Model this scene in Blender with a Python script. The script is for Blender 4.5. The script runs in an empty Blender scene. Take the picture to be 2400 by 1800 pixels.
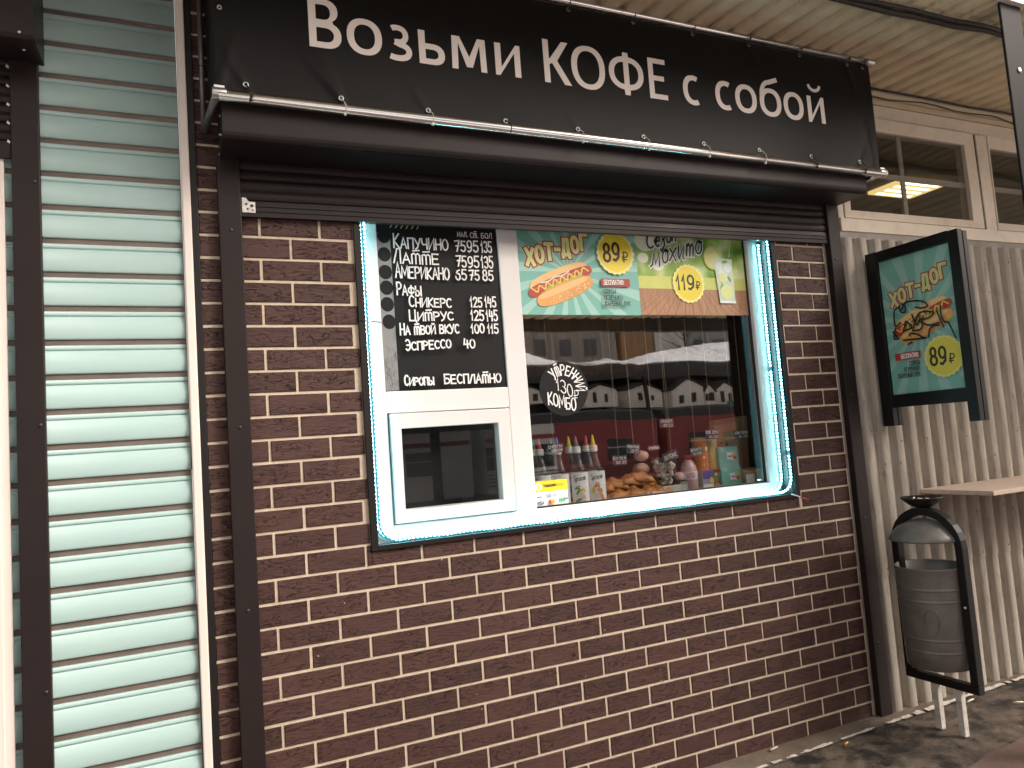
import bpy, bmesh, math, random
from mathutils import Matrix, Vector
from mathutils.geometry import tessellate_polygon
random.seed(7)
S = bpy.context.scene
COL = S.collection
R = math.radians
PI = math.pi

# ------------------------------------------------------------------ camera
cam_d = bpy.data.cameras.new('camera')
cam = bpy.data.objects.new('camera', cam_d)
COL.objects.link(cam)
rot = Matrix(((0.90971, 0.03343, -0.41390), (-0.40882, -0.10268, -0.90682), (-0.07281, 0.99415, -0.07975)))
cam.matrix_world = Matrix.Translation((-0.3016, -2.7230, 1.4372)) @ rot.to_4x4()
cam_d.sensor_width = 36.0
cam_d.lens = 26.25
cam_d.clip_start = 0.05
cam_d.clip_end = 2000
S.camera = cam

# ------------------------------------------------------------------ world, sun, exposure
SUN_EL, SUN_ROT = R(38), R(132)
W = bpy.data.worlds.new('World')
S.world = W
W.use_nodes = True
nt = W.node_tree
sky = nt.nodes.new('ShaderNodeTexSky')
sky.sky_type = 'NISHITA'
sky.sun_disc = False
sky.sun_elevation = SUN_EL
sky.sun_rotation = SUN_ROT
sky.dust_density = 4.0
sky.air_density = 1.5
sky.ozone_density = 0.6
hs = nt.nodes.new('ShaderNodeHueSaturation')
hs.inputs['Saturation'].default_value = 0.22
tint = nt.nodes.new('ShaderNodeMix')
tint.data_type = 'RGBA'
tint.blend_type = 'MULTIPLY'
tint.inputs[0].default_value = 1.0
tint.inputs[7].default_value = (1.0, 0.905, 0.835, 1)
bg = nt.nodes['Background']
bg.inputs['Strength'].default_value = 0.15
nt.links.new(sky.outputs[0], hs.inputs['Color'])
nt.links.new(hs.outputs[0], tint.inputs[6])
nt.links.new(tint.outputs[2], bg.inputs['Color'])

sun_d = bpy.data.lights.new('sun', 'SUN')
sun_d.energy = 1.3
sun_d.angle = R(18)
sun_d.color = (1.0, 0.92, 0.84)
sun = bpy.data.objects.new('sun', sun_d)
sun.rotation_euler = (R(90) - SUN_EL, 0, R(48))
COL.objects.link(sun)

S.view_settings.view_transform = 'Standard'
S.view_settings.look = 'None'
S.view_settings.gamma = 1.0
S.view_settings.exposure = 0.92
S.render.engine = 'CYCLES'
S.cycles.use_denoising = True
S.cycles.max_bounces = 10
S.cycles.diffuse_bounces = 5
S.cycles.glossy_bounces = 5
S.cycles.transparent_max_bounces = 24
S.cycles.sample_clamp_indirect = 6.0
S.cycles.caustics_reflective = False
S.cycles.caustics_refractive = False

# ------------------------------------------------------------------ materials
MATS = {}

def mat(name, col, rough=0.5, metal=0.0, var=0.0, scale=12.0, stretch=(1, 1, 1), bump=0.0, bscale=80.0,
        spec=None, emit=None, estr=0.0, stain=None, stain_scale=3.0, stain_amt=0.5, slo=.5, shi=.72, rvar=0.0, coat=0.0):
    if name in MATS:
        return MATS[name]
    m = bpy.data.materials.new(name)
    m.use_nodes = True
    n, l = m.node_tree.nodes, m.node_tree.links
    b = n['Principled BSDF']
    c4 = (col[0], col[1], col[2], 1)
    b.inputs['Base Color'].default_value = c4
    b.inputs['Roughness'].default_value = rough
    b.inputs['Metallic'].default_value = metal
    if spec is not None:
        b.inputs['Specular IOR Level'].default_value = spec
    if coat:
        b.inputs['Coat Weight'].default_value = coat
        b.inputs['Coat Roughness'].default_value = 0.15
    if emit:
        b.inputs['Emission Color'].default_value = (*emit, 1)
        b.inputs['Emission Strength'].default_value = estr
    tc = n.new('ShaderNodeTexCoord')
    mp = n.new('ShaderNodeMapping')
    mp.inputs['Scale'].default_value = stretch
    l.new(tc.outputs['Object'], mp.inputs['Vector'])
    out = None
    if var:
        no = n.new('ShaderNodeTexNoise')
        no.inputs['Scale'].default_value = scale
        no.inputs['Detail'].default_value = 6
        no.inputs['Roughness'].default_value = 0.65
        l.new(mp.outputs[0], no.inputs['Vector'])
        mr = n.new('ShaderNodeMapRange')
        mr.inputs[1].default_value = 0.3
        mr.inputs[2].default_value = 0.7
        mr.inputs[3].default_value = 1 - var
        mr.inputs[4].default_value = 1 + var
        l.new(no.outputs[0], mr.inputs[0])
        mx = n.new('ShaderNodeMix')
        mx.data_type = 'RGBA'
        mx.blend_type = 'MULTIPLY'
        mx.inputs[0].default_value = 1
        mx.inputs[6].default_value = c4
        l.new(mr.outputs[0], mx.inputs[7])
        out = mx.outputs[2]
        if rvar:
            m2 = n.new('ShaderNodeMapRange')
            m2.inputs[1].default_value = 0.3
            m2.inputs[2].default_value = 0.7
            m2.inputs[3].default_value = max(0.02, rough - rvar)
            m2.inputs[4].default_value = min(1, rough + rvar)
            l.new(no.outputs[0], m2.inputs[0])
            l.new(m2.outputs[0], b.inputs['Roughness'])
    if stain:
        ns = n.new('ShaderNodeTexNoise')
        ns.inputs['Scale'].default_value = stain_scale
        ns.inputs['Detail'].default_value = 8
        ns.inputs['Roughness'].default_value = 0.7
        l.new(mp.outputs[0], ns.inputs['Vector'])
        cr = n.new('ShaderNodeValToRGB')
        cr.color_ramp.elements[0].position = slo
        cr.color_ramp.elements[0].color = (0, 0, 0, 1)
        cr.color_ramp.elements[1].position = shi
        cr.color_ramp.elements[1].color = (stain_amt,) * 3 + (1,)
        l.new(ns.outputs[0], cr.inputs[0])
        mx2 = n.new('ShaderNodeMix')
        mx2.data_type = 'RGBA'
        l.new(cr.outputs[0], mx2.inputs[0])
        if out:
            l.new(out, mx2.inputs[6])
        else:
            mx2.inputs[6].default_value = c4
        mx2.inputs[7].default_value = (*stain, 1)
        out = mx2.outputs[2]
    if out:
        l.new(out, b.inputs['Base Color'])
    if bump:
        nb = n.new('ShaderNodeTexNoise')
        nb.inputs['Scale'].default_value = bscale
        nb.inputs['Detail'].default_value = 5
        l.new(mp.outputs[0], nb.inputs['Vector'])
        bp = n.new('ShaderNodeBump')
        bp.inputs['Strength'].default_value = bump
        bp.inputs['Distance'].default_value = 0.004
        l.new(nb.outputs[0], bp.inputs['Height'])
        l.new(bp.outputs[0], b.inputs['Normal'])
    MATS[name] = m
    return m

def clear(name, tint=(0.96, 0.97, 0.97), r0=0.045, rough=0.0, wave=0.0):
    """clear sheet: Schlick mix of a mirror and a see-through layer"""
    if name in MATS:
        return MATS[name]
    m = bpy.data.materials.new(name)
    m.use_nodes = True
    n, l = m.node_tree.nodes, m.node_tree.links
    n.remove(n['Principled BSDF'])
    g = n.new('ShaderNodeNewGeometry')
    dot = n.new('ShaderNodeVectorMath')
    dot.operation = 'DOT_PRODUCT'
    l.new(g.outputs['Incoming'], dot.inputs[0])
    l.new(g.outputs['Normal'], dot.inputs[1])
    def math_(op, a, bv=None):
        x = n.new('ShaderNodeMath')
        x.operation = op
        if isinstance(a, (int, float)):
            x.inputs[0].default_value = a
        else:
            l.new(a, x.inputs[0])
        if bv is not None:
            x.inputs[1].default_value = bv
        return x
    ab = math_('ABSOLUTE', dot.outputs['Value'])
    om = n.new('ShaderNodeMath')
    om.operation = 'SUBTRACT'
    om.inputs[0].default_value = 1.0
    l.new(ab.outputs[0], om.inputs[1])
    pw = math_('POWER', om.outputs[0], 5.0)
    ml = math_('MULTIPLY', pw.outputs[0], 1 - r0)
    ad = math_('ADD', ml.outputs[0], r0)
    tr = n.new('ShaderNodeBsdfTransparent')
    tr.inputs[0].default_value = (*tint, 1)
    gl = n.new('ShaderNodeBsdfGlossy')
    gl.inputs['Roughness'].default_value = rough
    gl.inputs['Color'].default_value = (0.95, 0.95, 0.95, 1)
    if wave:
        tc = n.new('ShaderNodeTexCoord'); wv = n.new('ShaderNodeTexNoise'); wv.inputs['Scale'].default_value = 2.2; wv.inputs['Detail'].default_value = 1.0
        l.new(tc.outputs['Object'], wv.inputs['Vector'])
        bp = n.new('ShaderNodeBump'); bp.inputs['Strength'].default_value = 1.0; bp.inputs['Distance'].default_value = wave
        l.new(wv.outputs[0], bp.inputs['Height']); l.new(bp.outputs[0], gl.inputs['Normal'])
    mx = n.new('ShaderNodeMixShader')
    l.new(ad.outputs[0], mx.inputs[0])
    l.new(tr.outputs[0], mx.inputs[1])
    l.new(gl.outputs[0], mx.inputs[2])
    l.new(mx.outputs[0], n['Material Output'].inputs['Surface'])
    MATS[name] = m
    return m

def brick_material():
    m = bpy.data.materials.new('brown_clinker')
    m.use_nodes = True
    n, l = m.node_tree.nodes, m.node_tree.links
    b = n['Principled BSDF']
    tc = n.new('ShaderNodeTexCoord')
    geo = n.new('ShaderNodeNewGeometry')
    # every tile gets its own piece of the pattern
    off = n.new('ShaderNodeVectorMath')
    off.operation = 'MULTIPLY_ADD'
    cmb = n.new('ShaderNodeCombineXYZ')
    for k in range(3):
        l.new(geo.outputs['Random Per Island'], cmb.inputs[k])
    off.inputs[1].default_value = (37.0, 11.0, 53.0)
    l.new(cmb.outputs[0], off.inputs[0])
    l.new(tc.outputs['Object'], off.inputs[2])
    mp = n.new('ShaderNodeMapping')
    mp.inputs['Scale'].default_value = (8, 8, 30)
    l.new(off.outputs[0], mp.inputs['Vector'])
    cr = n.new('ShaderNodeTexNoise')           # creases pressed into the clay
    cr.inputs['Scale'].default_value = 1.7
    cr.inputs['Detail'].default_value = 3.5
    cr.inputs['Roughness'].default_value = 0.55
    cr.inputs['Distortion'].default_value = 1.3
    l.new(mp.outputs[0], cr.inputs['Vector'])
    sub = n.new('ShaderNodeMath'); sub.operation = 'SUBTRACT'; sub.inputs[1].default_value = 0.5
    l.new(cr.outputs[0], sub.inputs[0])
    ab = n.new('ShaderNodeMath'); ab.operation = 'ABSOLUTE'
    l.new(sub.outputs[0], ab.inputs[0])
    rp = n.new('ShaderNodeMapRange')
    rp.inputs[1].default_value = 0.0
    rp.inputs[2].default_value = 0.019
    l.new(ab.outputs[0], rp.inputs[0])
    # creases fade in and out
    fd = n.new('ShaderNodeTexNoise'); fd.inputs['Scale'].default_value = 0.45; fd.inputs['Detail'].default_value = 2
    l.new(mp.outputs[0], fd.inputs['Vector'])
    fr = n.new('ShaderNodeMapRange'); fr.inputs[1].default_value = 0.37; fr.inputs[2].default_value = 0.49
    l.new(fd.outputs[0], fr.inputs[0])
    mxf = n.new('ShaderNodeMix'); mxf.data_type = 'FLOAT'
    l.new(fr.outputs[0], mxf.inputs[0]); mxf.inputs[2].default_value = 1.0
    l.new(rp.outputs[0], mxf.inputs[3])
    fine = n.new('ShaderNodeTexNoise')
    fine.inputs['Scale'].default_value = 5
    fine.inputs['Detail'].default_value = 6
    l.new(mp.outputs[0], fine.inputs['Vector'])
    hsum = n.new('ShaderNodeMath'); hsum.operation = 'MULTIPLY_ADD'
    l.new(fine.outputs[0], hsum.inputs[0]); hsum.inputs[1].default_value = 0.35
    l.new(mxf.outputs[0], hsum.inputs[2])
    bp = n.new('ShaderNodeBump')
    bp.inputs['Strength'].default_value = 0.9
    bp.inputs['Distance'].default_value = 0.006
    l.new(hsum.outputs[0], bp.inputs['Height'])
    l.new(bp.outputs[0], b.inputs['Normal'])
    # tile-to-tile colour and cloudiness
    ramp = n.new('ShaderNodeValToRGB')
    e = ramp.color_ramp.elements
    e[0].position = 0; e[0].color = (0.058, 0.0270, 0.0225, 1)
    e[1].position = 1; e[1].color = (0.076, 0.0360, 0.0295, 1)
    l.new(geo.outputs['Random Per Island'], ramp.inputs[0])
    mr = n.new('ShaderNodeMapRange'); mr.inputs[1].default_value = 0.3; mr.inputs[2].default_value = 0.7
    mr.inputs[3].default_value = 0.82; mr.inputs[4].default_value = 1.15
    l.new(fine.outputs[0], mr.inputs[0])
    mx = n.new('ShaderNodeMix'); mx.data_type = 'RGBA'; mx.blend_type = 'MULTIPLY'; mx.inputs[0].default_value = 1
    l.new(ramp.outputs[0], mx.inputs[6]); l.new(mr.outputs[0], mx.inputs[7])
    # darker brown in the creases
    mx2 = n.new('ShaderNodeMix'); mx2.data_type = 'RGBA'; mx2.inputs[6].default_value = (0.018, 0.009, 0.008, 1)
    l.new(mxf.outputs[0], mx2.inputs[0]); l.new(mx.outputs[2], mx2.inputs[7])
    l.new(mx2.outputs[2], b.inputs['Base Color'])
    b.inputs['Roughness'].default_value = 0.62
    b.inputs['Specular IOR Level'].default_value = 0.35
    return m

M_BRICK = brick_material()
M_MORTAR = mat('beige_mortar', (0.57, 0.475, 0.36), 0.9, var=0.14, scale=30, bump=0.4, bscale=300)
M_BROWN = mat('dark_brown_steel', (0.020, 0.014, 0.0135), 0.42, spec=0.22, var=0.12, scale=3, rvar=0.06)
M_BLACKST = mat('black_trim_steel', (0.010, 0.008, 0.008), 0.5, spec=0.3)
M_VINYL = mat('black_vinyl', (0.0055, 0.0048, 0.005), 0.42, spec=0.18, bump=0.12, bscale=500, var=0.2, scale=2)
M_LETTER = mat('cream_print', (0.80, 0.72, 0.67), 0.5)
M_CHROME = mat('chrome', (0.88, 0.86, 0.85), 0.2, 1.0)
M_STEEL = mat('dull_zinc', (0.55, 0.55, 0.53), 0.35, 1.0, var=0.15, scale=60)
M_PVC = mat('white_pvc', (0.74, 0.715, 0.70), 0.28, var=0.03, scale=4)
M_PVCOLD = mat('old_cream_pvc', (0.72, 0.625, 0.505), 0.4, var=0.06, scale=3, stain=(0.30, 0.24, 0.17), stain_scale=9, stain_amt=0.35)
M_GREYREV = mat('grey_reveal', (0.085, 0.085, 0.09), 0.5, var=0.1, scale=8)
M_GLASS = clear('window_glass', r0=0.20, rough=0.014, wave=0.0013)
M_GLASS2 = clear('hatch_glass', r0=0.034)
M_DARKGLASS = clear('station_glass', tint=(0.80, 0.80, 0.78), r0=0.06)
M_BLACKTIE = mat('black_plastic', (0.01, 0.01, 0.01), 0.4)
M_WHITETIE = mat('white_plastic', (0.62, 0.58, 0.52), 0.45)
M_MINT = mat('mint_enamel', (0.355, 0.50, 0.485), 0.36, var=0.05, scale=2.5, stretch=(1, 1, 6), stain=(0.40, 0.45, 0.38), stain_scale=5, stain_amt=0.25)
M_MINTBACK = mat('brown_groove', (0.15, 0.118, 0.10), 0.8, var=0.25, scale=10, stretch=(1, 1, 4))
M_WHITESTRIP = mat('white_corner_strip', (0.78, 0.70, 0.64), 0.4, var=0.04, scale=3)
M_CORR = mat('weathered_grey_sheet', (0.38, 0.342, 0.29), 0.75, var=0.28, scale=9.0, stretch=(2.2, 2.2, 0.35), bump=0.3, bscale=220,
             stain=(0.15, 0.12, 0.09), stain_scale=24, stain_amt=0.6, slo=.56, shi=.66)
M_SOFFIT = mat('cream_soffit_sheet', (0.74, 0.63, 0.44), 0.6, var=0.12, scale=5, stain=(0.25, 0.18, 0.11), stain_scale=6, stain_amt=0.25)
M_FASCIA = mat('grimy_cream_board', (0.52, 0.42, 0.28), 0.6, var=0.15, scale=5, stretch=(1, 1, 6))
M_GREYSTRIP = mat('grey_flashing', (0.30, 0.265, 0.23), 0.6, var=0.25, scale=8)
M_POST = mat('grey_painted_steel', (0.014, 0.0135, 0.014), 0.55, spec=0.14, var=0.06, scale=8)
M_CABLE = mat('black_cable', (0.030, 0.022, 0.020), 0.55, var=0.3, scale=40)
M_WOOD = None
M_BLACKFRAME = mat('black_painted_frame', (0.006, 0.0055, 0.006), 0.36, spec=0.3, var=0.2, scale=20)
M_URN = mat('black_urn_paint', (0.009, 0.0085, 0.0085), 0.4, spec=0.35, var=0.25, scale=25)
M_BIN = mat('dark_grey_bin_paint', (0.155, 0.145, 0.135), 0.36, 0.25, var=0.2, scale=14, stain=(0.2, 0.18, 0.16), stain_scale=30, stain_amt=0.35)
M_WHITEPAINT = mat('chipped_white_paint', (0.62, 0.59, 0.53), 0.6, var=0.12, scale=20, stain=(0.2, 0.16, 0.12), stain_scale=30, stain_amt=0.7)

def flat(name, col, rough=0.55, **k):
    return mat(name, col, rough, **k)

M_TEAL = flat('print_teal', (0.185, 0.47, 0.395), 0.4)
M_TEAL2 = flat('print_pale_teal', (0.345, 0.61, 0.53), 0.4)
M_TEALD = flat('print_faded_teal', (0.20, 0.42, 0.355), 0.4)
M_TEALD2 = flat('print_faded_pale_teal', (0.31, 0.50, 0.44), 0.4)
M_YEL = flat('print_yellow', (0.83, 0.66, 0.05), 0.45)
M_YELP = flat('print_pale_yellow', (0.88, 0.80, 0.30), 0.45)
M_LIME = flat('print_pale_lime', (0.78, 0.78, 0.34), 0.45)
M_RED = flat('print_red', (0.40, 0.035, 0.03), 0.45)
M_DKBR = flat('print_dark_brown', (0.035, 0.012, 0.012), 0.45)
M_DKGR = flat('print_dark_green', (0.012, 0.035, 0.020), 0.45)
M_WHITE = flat('print_white', (0.82, 0.80, 0.78), 0.45)
M_BUN = flat('print_bun', (0.74, 0.36, 0.10), 0.45, var=0.1, scale=8)
M_BUNL = flat('print_bun_light', (0.84, 0.53, 0.22), 0.45)
M_SAUS = flat('print_sausage', (0.42, 0.055, 0.03), 0.45, var=0.15, scale=25)
M_LETT = flat('print_lettuce', (0.33, 0.50, 0.06), 0.45)
M_CHALK = mat('chalk_marker', (0.80, 0.79, 0.78), 0.8, var=0.25, scale=90)
M_BOARD = mat('black_board', (0.009, 0.009, 0.0095), 0.55, spec=0.2, var=0.15, scale=10)
M_BOARDGREY = mat('grey_paper', (0.24, 0.215, 0.205), 0.6, var=0.08, scale=14)
M_INK = flat('ink_black', (0.012, 0.014, 0.014), 0.4)

# ------------------------------------------------------------------ mesh builder
class MB:
    def __init__(s, f=None):
        s.v = []; s.fa = []; s.mi = []; s.sm = []; s.mats = []; s.cur = 0; s.f = f
    def use(s, m):
        if m not in s.mats:
            s.mats.append(m)
        s.cur = s.mats.index(m)
        return s
    def face(s, pts, smooth=False):
        i = len(s.v)
        s.v += [tuple(p) for p in pts]
        s.fa.append(tuple(range(i, i + len(pts)))); s.mi.append(s.cur); s.sm.append(smooth)
    def poly(s, verts, faces, smooth=False):
        i = len(s.v)
        s.v += [tuple(p) for p in verts]
        for f in faces:
            s.fa.append(tuple(i + k for k in f)); s.mi.append(s.cur); s.sm.append(smooth)
    def box(s, x0, x1, y0, y1, z0, z1):
        V = [(x, y, z) for x in (x0, x1) for y in (y0, y1) for z in (z0, z1)]
        s.poly(V, [(0, 1, 3, 2), (4, 6, 7, 5), (0, 4, 5, 1), (2, 3, 7, 6), (0, 2, 6, 4), (1, 5, 7, 3)])
    def extrude(s, prof, axis, a, b, smooth=False, caps=True):
        """prof: closed 2-D outline; axis 'x': (y,z), 'y': (x,z), 'z': (x,y)"""
        def P(p, t):
            return {'x': (t, p[0], p[1]), 'y': (p[0], t, p[1]), 'z': (p[0], p[1], t)}[axis]
        n = len(prof)
        V = [P(p, a) for p in prof] + [P(p, b) for p in prof]
        F = [(i, (i + 1) % n, n + (i + 1) % n, n + i) for i in range(n)]
        s.poly(V, F, smooth)
        if caps:
            s.poly([P(p, a) for p in prof], [tuple(range(n))])
            s.poly([P(p, b) for p in prof], [tuple(range(n))])
    def lathe(s, prof, c, n=24, axis='z', smooth=True):
        """prof: (radius, height) pairs"""
        V = []
        for r, h in prof:
            for k in range(n):
                a = 2 * PI * k / n
                p = (r * math.cos(a), r * math.sin(a), h)
                if axis == 'y':
                    p = (p[0], h, p[1])
                if axis == 'x':
                    p = (h, p[0], p[1])
                V.append((c[0] + p[0], c[1] + p[1], c[2] + p[2]))
        F = []
        for j in range(len(prof) - 1):
            for k in range(n):
                F.append((j * n + k, j * n + (k + 1) % n, (j + 1) * n + (k + 1) % n, (j + 1) * n + k))
        s.poly(V, F, smooth)
        for j in (0, len(prof) - 1):
            if prof[j][0] > 1e-5:
                s.poly([V[j * n + k] for k in range(n)], [tuple(range(n))])
    def tube(s, pts, r, n=8, closed=False):
        pts = [Vector(p) for p in pts]
        N = len(pts)
        V = []
        up = None
        for i, p in enumerate(pts):
            if closed:
                t = (pts[(i + 1) % N] - pts[i - 1]).normalized()
            else:
                t = (pts[min(i + 1, N - 1)] - pts[max(i - 1, 0)]).normalized()
            if up is None:
                up = Vector((0, 0, 1)) if abs(t.z) < 0.9 else Vector((0, 1, 0))
            u = (up - t * up.dot(t)).normalized()
            w = t.cross(u)
            up = u
            rr = r[i] if isinstance(r, (list, tuple)) else r
            for k in range(n):
                a = 2 * PI * k / n
                V.append(p + (u * math.cos(a) + w * math.sin(a)) * rr)
        F = []
        for i in range(N if closed else N - 1):
            for k in range(n):
                j = (i + 1) % N
                F.append((i * n + k, i * n + (k + 1) % n, j * n + (k + 1) % n, j * n + k))
        s.poly(V, F, True)
        if not closed:
            s.poly(V[:n], [tuple(range(n))]); s.poly(V[-n:], [tuple(range(n))])
    def ring(s, c, R_, r, axis='y', n=14, m=6, sx=1.0):
        P = []
        for k in range(n):
            a = 2 * PI * k / n
            d = (math.cos(a) * R_ * sx, math.sin(a) * R_)
            P.append({'y': (c[0] + d[0], c[1], c[2] + d[1]), 'x': (c[0], c[1] + d[0], c[2] + d[1]), 'z': (c[0] + d[0], c[1] + d[1], c[2])}[axis])
        s.tube(P, r, m, True)
    def ball(s, c, rx, ry, rz, n=10, m=7, wob=0.0):
        V = []; F = []
        for i in range(m + 1):
            t = PI * i / m
            for k in range(n):
                a = 2 * PI * k / n
                q = 1 + random.uniform(-wob, wob)
                V.append((c[0] + rx * q * math.sin(t) * math.cos(a), c[1] + ry * q * math.sin(t) * math.sin(a), c[2] + rz * q * math.cos(t)))
        for i in range(m):
            for k in range(n):
                F.append((i * n + k, i * n + (k + 1) % n, (i + 1) * n + (k + 1) % n, (i + 1) * n + k))
        s.poly(V, F, True)
    def build(s, name, material=None, parent=None, bevel=0.0, loc=None):
        v = s.v
        if s.f:
            v = [s.f(*p) for p in v]
        if loc:
            v = [(p[0] - loc[0], p[1] - loc[1], p[2] - loc[2]) for p in v]
        me = bpy.data.meshes.new(name)
        me.from_pydata(v, [], s.fa)
        if material:
            me.materials.append(material)
        for m in s.mats:
            me.materials.append(m)
        if s.mats and not material:
            me.polygons.foreach_set('material_index', s.mi)
        me.polygons.foreach_set('use_smooth', s.sm)
        bm = bmesh.new(); bm.from_mesh(me)
        bmesh.ops.remove_doubles(bm, verts=bm.verts, dist=1e-6) if bevel or any(s.sm) else None
        bmesh.ops.recalc_face_normals(bm, faces=bm.faces)
        bm.to_mesh(me); bm.free()
        o = bpy.data.objects.new(name, me)
        COL.objects.link(o)
        if parent:
            o.parent = parent
        if loc:
            o.location = loc
        if bevel:
            b = o.modifiers.new('bevel', 'BEVEL')
            b.width = bevel; b.segments = 2; b.limit_method = 'ANGLE'; b.angle_limit = R(40)
            b.harden_normals = False
        return o

def thing(name, label, cat, group=None):
    o = bpy.data.objects.new(name, None)
    COL.objects.link(o)
    o.empty_display_size = 0.1
    return tag(o, label, cat, group)

def tag(o, label, cat, group=None, kind=None):
    o['label'] = label; o['category'] = cat
    if group: o['group'] = group
    if kind: o['kind'] = kind
    return o

def struct(o):
    o['kind'] = 'structure'
    return o

def B(x0, x1, y0, y1, z0, z1):
    m = MB(); m.box(x0, x1, y0, y1, z0, z1); return m

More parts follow.
